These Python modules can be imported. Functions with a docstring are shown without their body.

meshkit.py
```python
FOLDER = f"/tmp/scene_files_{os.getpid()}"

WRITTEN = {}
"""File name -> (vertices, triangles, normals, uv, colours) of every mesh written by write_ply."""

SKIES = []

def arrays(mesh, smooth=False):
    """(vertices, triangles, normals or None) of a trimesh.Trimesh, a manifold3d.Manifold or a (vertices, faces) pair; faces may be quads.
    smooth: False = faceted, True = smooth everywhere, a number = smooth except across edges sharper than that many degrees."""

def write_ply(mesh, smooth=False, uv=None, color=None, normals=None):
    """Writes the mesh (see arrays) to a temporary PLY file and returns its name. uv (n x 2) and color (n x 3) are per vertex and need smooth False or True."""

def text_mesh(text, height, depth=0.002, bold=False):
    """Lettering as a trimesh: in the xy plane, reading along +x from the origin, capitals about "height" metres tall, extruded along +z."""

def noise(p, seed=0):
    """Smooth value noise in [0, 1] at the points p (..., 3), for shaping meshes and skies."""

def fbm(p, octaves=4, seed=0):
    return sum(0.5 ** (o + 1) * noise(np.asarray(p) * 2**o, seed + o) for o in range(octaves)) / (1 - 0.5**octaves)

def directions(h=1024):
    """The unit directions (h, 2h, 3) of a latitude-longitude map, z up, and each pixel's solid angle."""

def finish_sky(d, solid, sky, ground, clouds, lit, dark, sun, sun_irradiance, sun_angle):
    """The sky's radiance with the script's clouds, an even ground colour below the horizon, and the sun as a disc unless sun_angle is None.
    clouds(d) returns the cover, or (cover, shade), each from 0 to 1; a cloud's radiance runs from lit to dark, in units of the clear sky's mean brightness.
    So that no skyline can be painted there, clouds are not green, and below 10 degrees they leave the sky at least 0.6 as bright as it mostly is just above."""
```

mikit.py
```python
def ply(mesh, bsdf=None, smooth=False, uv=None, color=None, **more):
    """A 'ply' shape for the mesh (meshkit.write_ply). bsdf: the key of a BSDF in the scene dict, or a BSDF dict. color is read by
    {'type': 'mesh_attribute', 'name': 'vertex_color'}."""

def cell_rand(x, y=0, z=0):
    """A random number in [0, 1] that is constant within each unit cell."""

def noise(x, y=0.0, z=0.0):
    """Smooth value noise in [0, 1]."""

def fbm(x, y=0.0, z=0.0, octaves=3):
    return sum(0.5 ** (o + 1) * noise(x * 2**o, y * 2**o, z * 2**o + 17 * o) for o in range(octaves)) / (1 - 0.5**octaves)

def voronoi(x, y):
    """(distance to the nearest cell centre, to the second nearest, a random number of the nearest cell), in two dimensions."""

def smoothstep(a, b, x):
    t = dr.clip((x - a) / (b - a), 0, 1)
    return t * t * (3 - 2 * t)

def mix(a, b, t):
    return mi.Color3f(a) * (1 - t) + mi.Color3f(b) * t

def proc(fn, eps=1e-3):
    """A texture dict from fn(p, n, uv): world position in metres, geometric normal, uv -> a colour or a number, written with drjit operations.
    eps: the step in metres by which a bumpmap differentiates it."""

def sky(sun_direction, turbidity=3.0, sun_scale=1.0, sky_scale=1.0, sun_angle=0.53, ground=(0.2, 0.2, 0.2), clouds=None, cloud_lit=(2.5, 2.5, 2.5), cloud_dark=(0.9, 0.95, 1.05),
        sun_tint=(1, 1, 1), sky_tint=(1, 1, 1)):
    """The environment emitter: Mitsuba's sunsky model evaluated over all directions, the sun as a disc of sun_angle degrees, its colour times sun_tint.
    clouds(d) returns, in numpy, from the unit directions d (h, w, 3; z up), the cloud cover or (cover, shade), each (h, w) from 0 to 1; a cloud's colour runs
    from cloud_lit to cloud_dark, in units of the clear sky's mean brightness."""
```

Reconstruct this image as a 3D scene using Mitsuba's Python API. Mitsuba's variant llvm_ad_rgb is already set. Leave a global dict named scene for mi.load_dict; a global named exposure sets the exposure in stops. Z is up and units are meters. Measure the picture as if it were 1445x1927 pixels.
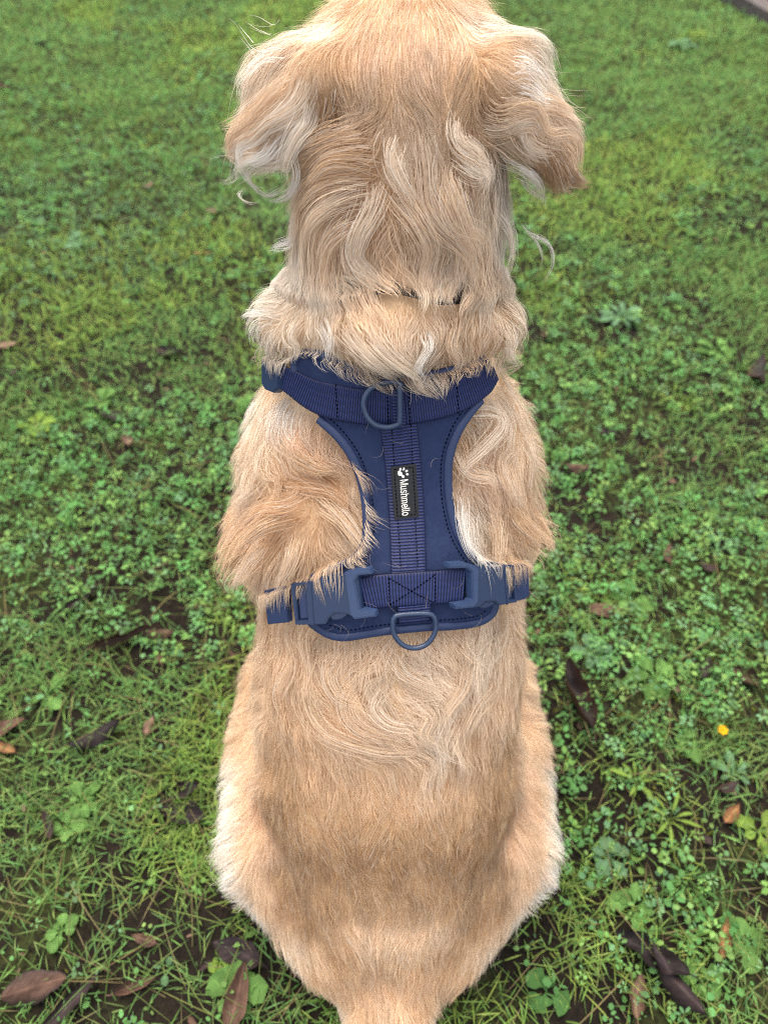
import math, random
import numpy as np, trimesh, mitsuba as mi, drjit as dr
import mikit, meshkit
from scipy.ndimage import map_coordinates, gaussian_filter
from scipy.spatial import cKDTree, Delaunay
from shapely.geometry import Polygon, LineString, Point
from shapely import contains_xy

T = mi.ScalarTransform4f
rng = np.random.default_rng(7)
random.seed(7)
scene, labels = {}, {}

# ---------------------------------------------------------------- camera, sky, exposure
HC, PITCH, HFOV = 1.035, 52.0, 57.0
_t = math.radians(PITCH)
CAM = np.array([0.0, 0.0, HC])
FWD = np.array([0.0, math.cos(_t), -math.sin(_t)])
UP = np.array([0.0, math.sin(_t), math.cos(_t)])
RIGHT = np.array([1.0, 0.0, 0.0])
FPX = 722.5 / math.tan(math.radians(HFOV / 2))
scene['camera'] = {'type': 'thinlens', 'fov': HFOV, 'fov_axis': 'x', 'near_clip': 0.01, 'far_clip': 200.0,
                   'aperture_radius': 0.0027, 'focus_distance': 0.565,
                   'to_world': T().look_at(origin=CAM.tolist(), target=(CAM + FWD).tolist(), up=[0, 0, 1])}
scene['sky'] = mikit.sky((-0.12, 0.42, 0.9), turbidity=4, sun_scale=0.40, sun_angle=55, clouds=lambda d: 1.0,
                         cloud_lit=(1.0, 1.02, 1.06), ground=(0.06, 0.09, 0.035))
exposure = 3.7


def at(px, py, d):
    """The world point at depth d behind a place in the photograph: used to measure the dog's skeleton."""
    return CAM + d * (FWD + (px - 722.5) / FPX * RIGHT - (py - 963.5) / FPX * UP)


def ground_at(px, py, z=0.0):
    r = FWD + (px - 722.5) / FPX * RIGHT - (py - 963.5) / FPX * UP
    return CAM + r * ((z - HC) / r[2])


def unit(v):
    return v / np.maximum(np.linalg.norm(v, axis=-1, keepdims=True), 1e-12)


# ---------------------------------------------------------------- materials
def vcol(rough=0.5, spec=0.5, trans=None, sheen=0.0):
    base = {'type': 'mesh_attribute', 'name': 'vertex_color'}
    if trans is not None:
        return {'type': 'principledthin', 'base_color': base, 'roughness': rough, 'diff_trans': trans, 'eta': 1.0 + 0.5 * spec}
    return {'type': 'twosided', 'bsdf': {'type': 'principled', 'base_color': base, 'roughness': rough, 'specular': spec, 'sheen': sheen}}


scene['fur_look'] = vcol(0.50, 0.36, 0.7)
scene['skin_look'] = {'type': 'twosided', 'bsdf': {'type': 'principled', 'base_color': {'type': 'rgb', 'value': [0.62, 0.45, 0.29]}, 'roughness': 0.9, 'specular': 0.1}}
scene['nose_look'] = {'type': 'principled', 'base_color': {'type': 'rgb', 'value': [0.03, 0.022, 0.02]}, 'roughness': 0.35}

# ---------------------------------------------------------------- the dog's body: one signed distance grid, then one mesh
DX = 0.005
HG = 0.005
G0 = np.array([-0.30, -0.32, -0.02])
GN = np.array([122, 248, 196])
SDF = np.full(GN, 0.25, np.float32)


def cone(a, b, ra, rb, k=0.03, sx=1.0, dx=DX):
    """Smooth-unions a tapered capsule (widened sideways by sx) into the grid."""
    global SDF
    a, b = np.array(a, float) + [dx, 0, 0], np.array(b, float) + [dx, 0, 0]
    m = max(ra, rb) * max(sx, 1) + 0.10
    lo = np.clip(np.floor((np.minimum(a, b) - m - G0) / HG).astype(int), 0, GN - 1)
    hi = np.clip(np.ceil((np.maximum(a, b) + m - G0) / HG).astype(int) + 1, 1, GN)
    ax = [G0[i] + HG * np.arange(lo[i], hi[i]) for i in range(3)]
    X, Y, Z = np.meshgrid(*ax, indexing='ij', sparse=True)
    ab = b - a
    cx = a[0]
    px, py, pz = (X - cx) / sx, Y - a[1], Z - a[2]
    q = np.array([ab[0] / sx, ab[1], ab[2]])
    t = np.clip((px * q[0] + py * q[1] + pz * q[2]) / max(q @ q, 1e-9), 0, 1)
    d = np.sqrt((px - t * q[0]) ** 2 + (py - t * q[1]) ** 2 + (pz - t * q[2]) ** 2) - (ra + (rb - ra) * t)
    s = tuple(slice(l, h) for l, h in zip(lo, hi))
    D = SDF[s]
    h = np.clip(0.5 + 0.5 * (D - d) / k, 0, 1)
    SDF[s] = (D * (1 - h) + d * h - k * h * (1 - h)).astype(np.float32)


cone((0, -0.27, 0.035), (0, -0.08, 0.045), 0.016, 0.024)
cone((0, -0.08, 0.045), (0, 0.07, 0.065), 0.024, 0.040)                    # tail lying on the lawn
cone((0, 0.06, 0.062), (0, 0.18, 0.125), 0.046, 0.100, 0.04, 1.05)
cone((0, 0.18, 0.125), (0, 0.260, 0.202), 0.100, 0.114, 0.03, 1.10)
cone((0, 0.260, 0.202), (0, 0.340, 0.305), 0.114, 0.106, 0.04, 1.22)
cone((0, 0.340, 0.305), (0, 0.43, 0.41), 0.106, 0.110, 0.04, 1.19)
cone((0, 0.43, 0.41), (0, 0.515, 0.50), 0.110, 0.101, 0.04, 1.08)
cone((0, 0.515, 0.50), (0.0, 0.545, 0.60), 0.103, 0.088, 0.04, 1.04)
cone((0.0, 0.545, 0.60), (0.008, 0.572, 0.70), 0.082, 0.071, 0.04, 1.0)
cone((0.008, 0.572, 0.70), (0.012, 0.60, 0.785), 0.073, 0.071, 0.04)
cone((0.012, 0.595, 0.79), (0.012, 0.625, 0.80), 0.070, 0.066, 0.03)
cone((0.012, 0.64, 0.79), (0.012, 0.755, 0.785), 0.050, 0.030, 0.03)
cone((0, 0.53, 0.52), (0, 0.60, 0.46), 0.095, 0.07, 0.04)                   # breast
cone((0, 0.50, 0.36), (0, 0.56, 0.42), 0.085, 0.08, 0.05)
for s in (-1, 1):
    cone((s * 0.056, 0.118, 0.080), (s * 0.112, 0.21, 0.110), 0.057, 0.078, 0.022)   # rump
    cone((s * 0.112, 0.21, 0.110), (s * 0.150, 0.330, 0.100), 0.077, 0.056, 0.004)    # thigh
    cone((s * 0.148, 0.325, 0.105), (s * 0.150, 0.42, 0.10), 0.056, 0.044, 0.010)     # knee
    cone((s * 0.145, 0.42, 0.12), (s * 0.14, 0.27, 0.05), 0.045, 0.030, 0.03)     # shank, back to the hock
    cone((s * 0.14, 0.27, 0.045), (s * 0.15, 0.45, 0.028), 0.028, 0.026, 0.02)    # hind foot
    cone((s * 0.15, 0.45, 0.028), (s * 0.155, 0.49, 0.024), 0.030, 0.022, 0.02)
    cone((s * 0.080, 0.50, 0.50), (s * 0.090, 0.56, 0.37), 0.062, 0.050, 0.04)    # upper arm
    cone((s * 0.095, 0.54, 0.34), (s * 0.085, 0.585, 0.06), 0.042, 0.026, 0.03)   # foreleg
    cone((s * 0.085, 0.585, 0.035), (s * 0.085, 0.635, 0.026), 0.032, 0.026, 0.02)
SMOOTH = gaussian_filter(SDF, 1.5)                                          # what the harness lies on
# fur masses that stand off the body: ruff below the collar, tufts pushed up by the belly strap
cone(at(528, 612, 0.63), at(730, 632, 0.568), 0.020, 0.018, 0.03, dx=0)
cone(at(730, 632, 0.568), at(932, 615, 0.62), 0.018, 0.020, 0.03, dx=0)
cone(at(535, 900, 0.72), at(485, 1050, 0.735), 0.028, 0.024, 0.04, dx=0)
cone(at(570, 990, 0.66), at(505, 1060, 0.71), 0.024, 0.022, 0.03, dx=0)
cone(at(925, 900, 0.72), at(972, 1020, 0.735), 0.028, 0.022, 0.04, dx=0)
# ears
EARS = {
    -1: [((632, 112, 0.510), (560, 112, 0.525), 0.011, 0.010), ((560, 112, 0.525), (512, 130, 0.545), 0.010, 0.010), ((610, 135, 0.510), (508, 190, 0.545), 0.011, 0.010), ((640, 80, 0.52), (570, 98, 0.53), 0.013, 0.010),
         ((508, 190, 0.545), (462, 255, 0.565), 0.010, 0.009), ((600, 160, 0.51), (525, 285, 0.55), 0.010, 0.009), ((598, 175, 0.515), (572, 262, 0.53), 0.009, 0.008), ((605, 150, 0.51), (492, 268, 0.557), 0.010, 0.009), ((600, 115, 0.515), (495, 160, 0.545), 0.010, 0.010)],
    1: [((935, 115, 0.510), (985, 118, 0.525), 0.011, 0.011), ((985, 118, 0.525), (1000, 170, 0.545), 0.011, 0.011), ((935, 150, 0.508), (1000, 200, 0.54), 0.012, 0.012), ((920, 80, 0.52), (975, 105, 0.53), 0.013, 0.011),
        ((1000, 200, 0.54), (1045, 265, 0.56), 0.012, 0.012), ((945, 200, 0.52), (1025, 300, 0.555), 0.011, 0.012), ((1045, 265, 0.56), (1050, 315, 0.57), 0.012, 0.010)],
}
for s in EARS:
    for a, b, ra, rb in EARS[s]:
        cone(at(*a), at(*b), ra, rb, 0.010, dx=0)
GRAD = [g.astype(np.float32) for g in np.gradient(SDF, HG)]


def sdf(p):
    return map_coordinates(SDF, ((p - G0) / HG).reshape(-1, 3).T, order=1, mode='nearest').reshape(p.shape[:-1])


def sdf_normal(p):
    c = ((p - G0) / HG).reshape(-1, 3).T
    return unit(np.stack([map_coordinates(g, c, order=1, mode='nearest') for g in GRAD], -1)).reshape(p.shape)


def surface_nets(D, g0, h):
    neg = D < 0
    nx, ny, nz = D.shape
    count = sum(neg[a:nx - 1 + a, b:ny - 1 + b, c:nz - 1 + c].astype(np.int8) for a in (0, 1) for b in (0, 1) for c in (0, 1))
    cell = np.argwhere((count > 0) & (count < 8))
    index = np.full((nx, ny, nz), -1, np.int64)
    index[tuple(cell.T)] = np.arange(len(cell))
    total, n = np.zeros((len(cell), 3)), np.zeros(len(cell))
    cs = [np.array(c) for c in np.ndindex(2, 2, 2)]
    for i in range(8):
        for j in range(i + 1, 8):
            if np.abs(cs[i] - cs[j]).sum() == 1:
                a, b = D[tuple((cell + cs[i]).T)], D[tuple((cell + cs[j]).T)]
                on = (a < 0) != (b < 0)
                t = np.where(on, a / np.where(on, a - b, 1), 0)
                total += np.where(on[:, None], cs[i] + t[:, None] * (cs[j] - cs[i]), 0)
                n += on
    v = g0 + h * (cell + total / n[:, None])
    quads = []
    for ax in range(3):
        e = np.eye(3, dtype=int)
        u, w = e[(ax + 1) % 3], e[(ax + 2) % 3]
        lo = [slice(1, -1)] * 3
        lo[ax] = slice(0, -1)
        hi = list(lo)
        hi[ax] = slice(1, None)
        A, B = neg[tuple(lo)], neg[tuple(hi)]
        off = np.array([1, 1, 1]) - e[ax]
        for flip, mask in ((False, A & ~B), (True, ~A & B)):
            p = np.argwhere(mask) + off
            q = np.stack([index[tuple((p - x).T)] for x in (0 * u, u, u + w, w)], 1)
            quads.append(q[:, ::-1] if flip else q)
    q = np.vstack(quads)
    q = q[(q >= 0).all(1)]
    return v, np.vstack([q[:, [0, 1, 2]], q[:, [0, 2, 3]]])


bv, bf = surface_nets(SDF, G0, HG)
bv = bv - sdf(bv)[:, None] * sdf_normal(bv)
body = trimesh.Trimesh(bv, bf, process=False)
if body.volume < 0:
    body.invert()
scene['dog__body'] = mikit.ply(body, 'skin_look', smooth=True)
nose = trimesh.creation.icosphere(3, 0.016)
nose.apply_transform(np.diag([1.15, 0.8, 0.85, 1]))
nose.apply_translation([DX + 0.012, 0.786, 0.794])
scene['dog__nose'] = mikit.ply(nose, 'nose_look', smooth=True)
for k, s in enumerate((-1, 1)):
    eye = trimesh.creation.icosphere(3, 0.0105)
    eye.apply_translation([DX + 0.012 + s * 0.040, 0.679, 0.818])
    scene['dog__eye' + (f'_{k:03d}' if k else '')] = mikit.ply(eye, 'nose_look', smooth=True)
labels['dog'] = {'label': 'golden retriever sitting on the lawn with its back to the camera', 'category': 'dog'}


# ---------------------------------------------------------------- the harness
scene['neoprene_look'] = {'type': 'bumpmap', 'arbitrary': mikit.proc(lambda p, n, uv: mikit.fbm(p.x * 1500, p.y * 1500, p.z * 1500, 2) * 0.00014 + mikit.fbm(p.x * 75, p.y * 45, p.z * 45, 2) * 0.0030, 2e-4), 'scale': 1.0,
                          'bsdf': {'type': 'twosided', 'bsdf': {'type': 'principled', 'base_color': mikit.proc(lambda p, n, uv: mikit.mix((0.011, 0.021, 0.068), (0.019, 0.034, 0.098), mikit.fbm(p.x * 420, p.y * 420, p.z * 420, 3))), 'roughness': 0.75, 'specular': 0.25, 'sheen': 0.25, 'sheen_tint': 0.8}}}
scene['webbing_look'] = {'type': 'twosided', 'bsdf': {'type': 'principled', 'base_color': mikit.proc(lambda p, n, uv: mikit.mix((0.008, 0.012, 0.048), (0.026, 0.042, 0.150), mikit.smoothstep(0.25, 0.8, uv.y))), 'roughness': 0.5, 'specular': 0.3}}
scene['binding_look'] = {'type': 'twosided', 'bsdf': {'type': 'principled', 'base_color': {'type': 'rgb', 'value': [0.019, 0.035, 0.100]}, 'roughness': 0.55, 'specular': 0.4, 'sheen': 0.4}}
scene['thread_look'] = {'type': 'principled', 'base_color': {'type': 'rgb', 'value': [0.010, 0.012, 0.042]}, 'roughness': 0.6}
scene['bracket_look'] = {'type': 'principled', 'base_color': {'type': 'rgb', 'value': [0.028, 0.053, 0.130]}, 'roughness': 0.45, 'specular': 0.5}  # lighter blue arms, raised further to put their highlight into the colour
scene['buckle_look'] = {'type': 'principled', 'base_color': {'type': 'rgb', 'value': [0.015, 0.031, 0.082]}, 'roughness': 0.36, 'specular': 0.45}
scene['ring_look'] = {'type': 'principled', 'base_color': {'type': 'rgb', 'value': [0.020, 0.040, 0.095]}, 'roughness': 0.36, 'specular': 0.6}
scene['patch_look'] = {'type': 'twosided', 'bsdf': {'type': 'principled', 'base_color': {'type': 'rgb', 'value': [0.010, 0.011, 0.014]}, 'roughness': 0.5, 'specular': 0.4}}
scene['print_look'] = {'type': 'principled', 'base_color': {'type': 'rgb', 'value': [0.80, 0.80, 0.78]}, 'roughness': 0.5}

SGRAD = [g.astype(np.float32) for g in np.gradient(SMOOTH, HG)]


def sdf_s(p):
    return map_coordinates(SMOOTH, ((p - G0) / HG).reshape(-1, 3).T, order=1, mode='nearest').reshape(p.shape[:-1])


def normal_s(p):
    c = ((p - G0) / HG).reshape(-1, 3).T
    return unit(np.stack([map_coordinates(g, c, order=1, mode='nearest') for g in SGRAD], -1)).reshape(p.shape)


SL = math.radians(56)
SPINE = np.array([0, math.cos(SL), math.sin(SL)])
BACKN = np.array([0, -math.sin(SL), math.cos(SL)])
ORIG = at(745, 960, 0.60)


def on_body(px, py, lift=0.012, field=None):
    """The body point seen at a place in the photograph (or the nearest body point, past the outline)."""
    f = field or sdf_s
    px, py = np.atleast_1d(np.asarray(px, float)), np.atleast_1d(np.asarray(py, float))
    r = unit(FWD + ((px - 722.5) / FPX)[:, None] * RIGHT - ((py - 963.5) / FPX)[:, None] * UP)
    t, best, bt = np.full(len(px), 0.40), np.full(len(px), 9.0), np.full(len(px), 0.6)
    for _ in range(70):
        d = f(CAM + t[:, None] * r) - lift
        bt, best = np.where(d < best, t, bt), np.minimum(d, best)
        t = np.where(d > 0.0002, t + np.maximum(d * 0.7, 0.0008), t)
        t = np.minimum(t, 1.1)
    return CAM + np.where(best < 0.001, t, bt)[:, None] * r


def chart(pts, lift=0.012):
    """Photo measurements -> chart coordinates (metres across, metres up the spine) on the dog's back."""
    q = on_body([p[0] for p in pts], [p[1] for p in pts], lift) - ORIG
    return np.stack([q[:, 0], q @ SPINE], 1)


def drape(ab, lift):
    """Chart coordinates -> points on the dog's back at the given height over the skin."""
    ab = np.asarray(ab, float)
    p = ORIG + ab[:, :1] * RIGHT + ab[:, 1:] * SPINE + 0.2 * BACKN
    lift = np.broadcast_to(lift, len(ab))
    for _ in range(60):
        p = p - BACKN * np.clip((sdf_s(p) - lift) * 0.8, -0.01, 0.02)[:, None]
    return p


def smooth_path(pts, n, closed=False):
    """A Catmull-Rom curve through the points, resampled evenly."""
    p = np.asarray(pts, float)
    q = np.vstack([p[-1:], p, p[:2]]) if closed else np.vstack([2 * p[0] - p[1], p, 2 * p[-1] - p[-2]])
    out = []
    for i in range(1, len(q) - 2):
        t = np.linspace(0, 1, 16, endpoint=False)[:, None]
        out.append(0.5 * (2 * q[i] + (q[i + 1] - q[i - 1]) * t + (2 * q[i - 1] - 5 * q[i] + 4 * q[i + 1] - q[i + 2]) * t ** 2 + (3 * q[i] - q[i - 1] - 3 * q[i + 1] + q[i + 2]) * t ** 3))
    c = np.vstack(out + [q[-2:-1]])
    s = np.r_[0, np.cumsum(np.linalg.norm(np.diff(c, axis=0), axis=1))]
    u = np.linspace(0, s[-1], n)
    return np.stack([np.interp(u, s, c[:, k]) for k in range(c.shape[1])], 1)


def sheet(poly, lift, thick, step=0.0025, puff=0.0):
    """A padded sheet of the polygon's outline, draped: top, bottom and rim."""
    ring = np.array(poly.exterior.coords)[:-1]
    L = poly.exterior.length
    b = np.array([poly.exterior.interpolate(x).coords[0] for x in np.linspace(0, L, int(L / step), endpoint=False)])
    x0, y0, x1, y1 = poly.bounds
    X, Y = np.meshgrid(np.arange(x0, x1, step), np.arange(y0, y1, step), indexing='ij')
    X, Y = X.ravel(), Y.ravel() + (np.arange(X.size) % 2) * 1e-5
    inner = poly.buffer(-0.6 * step)
    on = contains_xy(inner, X, Y)
    pts = np.vstack([b, np.stack([X[on], Y[on]], 1)])
    tri = Delaunay(pts).simplices
    c = pts[tri].mean(1)
    tri = tri[contains_xy(poly.buffer(1e-5), c[:, 0], c[:, 1])]
    a2 = np.cross(pts[tri[:, 1]] - pts[tri[:, 0]], pts[tri[:, 2]] - pts[tri[:, 0]])
    tri = np.where((a2 > 0)[:, None], tri, tri[:, ::-1])
    dist = np.r_[np.zeros(len(b)), np.array([poly.exterior.distance(Point(*p)) for p in pts[len(b):]])]
    h = lift - puff * np.exp(-(dist / 0.004) ** 2)
    top, bot = drape(pts, h), drape(pts, lift - thick)
    n, m = len(pts), len(b)
    i = np.arange(m)
    j = (i + 1) % m
    f = np.vstack([tri, tri[:, ::-1] + n, np.stack([i, i + n, j], 1), np.stack([j, i + n, j + n], 1)])
    return trimesh.Trimesh(np.vstack([top, bot]), f, process=False)


def strip_mesh(P, thick_dir, n_s, n_w, rib=None):
    top, bot = P, P - thick_dir
    v = np.vstack([top.reshape(-1, 3), bot.reshape(-1, 3)])
    k = n_s * n_w
    i, j = np.meshgrid(np.arange(n_s - 1), np.arange(n_w - 1), indexing='ij')
    q = np.stack([i * n_w + j, (i + 1) * n_w + j, (i + 1) * n_w + j + 1, i * n_w + j + 1], -1).reshape(-1, 4)
    e0, e1 = np.arange(n_s - 1) * n_w, np.arange(n_s - 1) * n_w + n_w - 1
    sides = [np.stack([e0, e0 + k, e0 + n_w + k, e0 + n_w], 1), np.stack([e1, e1 + n_w, e1 + n_w + k, e1 + k], 1)]
    w0, w1 = np.arange(n_w - 1), (n_s - 1) * n_w + np.arange(n_w - 1)
    sides += [np.stack([w0, w0 + 1, w0 + 1 + k, w0 + k], 1), np.stack([w1, w1 + k, w1 + 1 + k, w1 + 1], 1)]
    return v, np.vstack([q, q[:, ::-1] + k] + sides)


def webbing_key(key, path, width, lift, thick=0.0018, pitch=0.0027, wmul=None, flip=False):
    """A woven strap along a path in the chart: real ribs across it, a plain selvedge, draped over the back."""
    path = np.asarray(path, float)
    L = np.linalg.norm(np.diff(path, axis=0), axis=1).sum()
    ns, nw = max(8, int(L / (pitch / 7))), 21
    c = smooth_path(path, ns)
    tan = unit(np.gradient(c, axis=0))
    nor = np.stack([-tan[:, 1], tan[:, 0]], 1)
    w = np.linspace(-1, 1, nw)
    wid = width * (np.ones(ns) if wmul is None else np.interp(np.linspace(0, 1, ns), np.linspace(0, 1, len(wmul)), wmul))
    ab = c[:, None] + nor[:, None] * (w[None, :, None] * wid[:, None, None] / 2)
    s = np.linspace(0, L, ns)[:, None]
    weave = 0.5 + 0.5 * np.sin(2 * np.pi * s / pitch + 0.7 * np.sin(w[None] * nw * 1.3))
    weave = weave * (0.72 + 0.28 * np.sin(w[None] * 24) ** 2) * (np.abs(w[None]) < 0.93) + 0.3 * (np.abs(w[None]) >= 0.93)
    h = np.broadcast_to(lift, (ns,))[:, None] + 0.00085 * weave - 0.0006 * (np.abs(w[None]) > 0.98)
    P = drape(ab.reshape(-1, 2), h.ravel()).reshape(ns, nw, 3)
    v, f = strip_mesh(P, BACKN * thick, ns, nw)
    if flip:
        f = f[:, ::-1]
    uv = np.stack([np.tile(w, ns), weave.ravel()], 1)
    scene[key] = mikit.ply((v, f), 'webbing_look', smooth=True, uv=np.vstack([uv, uv * 0 + 0.3]))


def tube(P, r, sides=10, closed=False, flat=1.0, up=None):
    P = np.asarray(P, float)
    t = unit(np.roll(P, -1, 0) - np.roll(P, 1, 0)) if closed else unit(np.gradient(P, axis=0))
    up = np.array([0.3, 0.2, 0.93]) if up is None else up
    a = unit(np.cross(t, np.broadcast_to(up, t.shape)))
    b = np.cross(a, t)
    ang = np.arange(sides) * 2 * np.pi / sides
    r = np.broadcast_to(r, len(P))[:, None, None]
    v = P[:, None] + r * (np.cos(ang)[None, :, None] * a[:, None] + flat * np.sin(ang)[None, :, None] * b[:, None])
    n = len(P)
    i, j = np.meshgrid(np.arange(n if closed else n - 1), np.arange(sides), indexing='ij')
    i2, j2 = (i + 1) % n, (j + 1) % sides
    q = np.stack([i * sides + j, i * sides + j2, i2 * sides + j2, i2 * sides + j], -1).reshape(-1, 4)
    f = np.vstack([q[:, [0, 1, 2]], q[:, [0, 2, 3]]])
    v = v.reshape(-1, 3)
    if closed:
        m = trimesh.Trimesh(v, f, process=False)
        if m.volume < 0:
            m.invert()
        return m
    if not closed:
        k = len(v)
        v = np.vstack([v, P[0], P[-1]])
        f = np.vstack([f, [[k, (x + 1) % sides, x] for x in range(sides)], [[k + 1, (n - 1) * sides + x, (n - 1) * sides + (x + 1) % sides] for x in range(sides)]])
    return trimesh.Trimesh(v, f, process=False)


def stitches(path, lift, dash=0.0024, gap=0.0014, r=0.00045):
    """A row of thread stitches along a chart path, one joined mesh."""
    path = np.asarray(path, float)
    L = np.linalg.norm(np.diff(path, axis=0), axis=1).sum()
    n = int(L / (dash + gap))
    c = smooth_path(path, 4 * n)
    out = []
    P = drape(c, lift)
    for k in range(n):
        out.append(tube(P[4 * k:4 * k + 3] + BACKN * np.array([[-0.0003], [0.0002], [-0.0003]]), r, 5, up=BACKN + 0.01))
    return trimesh.util.concatenate(out)


class Place:
    """A flat local frame on the dog's back, for rigid fittings measured in the photograph."""

    def __init__(self, px, py, lift, along=None, normal=None):
        self.o = on_body(px, py, lift)[0]
        self.n = unit(normal_s(self.o[None])[0] if normal is None else np.asarray(normal, float))
        x = RIGHT if along is None else on_body(*along[1], lift)[0] - on_body(*along[0], lift)[0]
        self.x = unit(x - self.n * (x @ self.n))
        self.y = np.cross(self.n, self.x)

    def local(self, pts):
        out = []
        for px, py in pts:
            r = FWD + (px - 722.5) / FPX * RIGHT - (py - 963.5) / FPX * UP
            q = CAM + r * (((self.o - CAM) @ self.n) / (r @ self.n)) - self.o
            out.append((q @ self.x, q @ self.y))
        return np.array(out)

    def world(self, v):
        v = np.asarray(v, float)
        return self.o + v[:, :1] * self.x + v[:, 1:2] * self.y + v[:, 2:3] * self.n

    def slab(self, poly, z0, z1, bevel=0.0010):
        """A plate with a rounded top rim."""
        parts, z = [], z0
        for inset, top in ((0, z1 - bevel), (0.3, z1 - 0.35 * bevel), (1.0, z1)):
            g = poly.buffer(-inset * bevel)
            for q in getattr(g, 'geoms', [g]):
                m = trimesh.creation.extrude_polygon(q, top - z0, engine='earcut')
                m.apply_translation([0, 0, z0])
                parts.append(m)
        m = trimesh.util.concatenate(parts)
        return trimesh.Trimesh(self.world(m.vertices), m.faces, process=False)


HL = 0.0135                                                               # how high the padded panel lies over the skin
panel_px = [(590, 760), (606, 792), (640, 824), (668, 862), (686, 912), (694, 970), (690, 1022), (672, 1052), (630, 1072), (585, 1090), (562, 1120), (570, 1160), (596, 1184),
            (624, 1199), (650, 1202), (700, 1195), (745, 1188), (800, 1183), (860, 1181), (905, 1174), (928, 1157), (938, 1130), (950, 1090), (925, 1072), (890, 1055), (868, 1026), (850, 985), (840, 930), (840, 868), (856, 818), (880, 780), (912, 740), (905, 720), (760, 735), (640, 738)]
pc = chart(panel_px, HL)
panel = Polygon(smooth_path(pc, 260, True)).buffer(0)
scene['dog_harness__panel'] = mikit.ply(sheet(panel, HL, 0.006, 0.0026, 0.001), 'neoprene_look', smooth=50)
pad_px = [(553, 705), (552, 685), (560, 668), (578, 662), (610, 668), (650, 688), (700, 703), (760, 708), (830, 700), (880, 684), (915, 668), (925, 690), (915, 725), (850, 745), (760, 755), (660, 752), (590, 735)]
padc = chart(pad_px, HL)
pad = Polygon(smooth_path(padc, 200, True)).buffer(0)
scene['dog_harness__collar_pad'] = mikit.ply(sheet(pad, HL + 0.002, 0.007, 0.0026, 0.002), 'neoprene_look', smooth=50)


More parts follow.
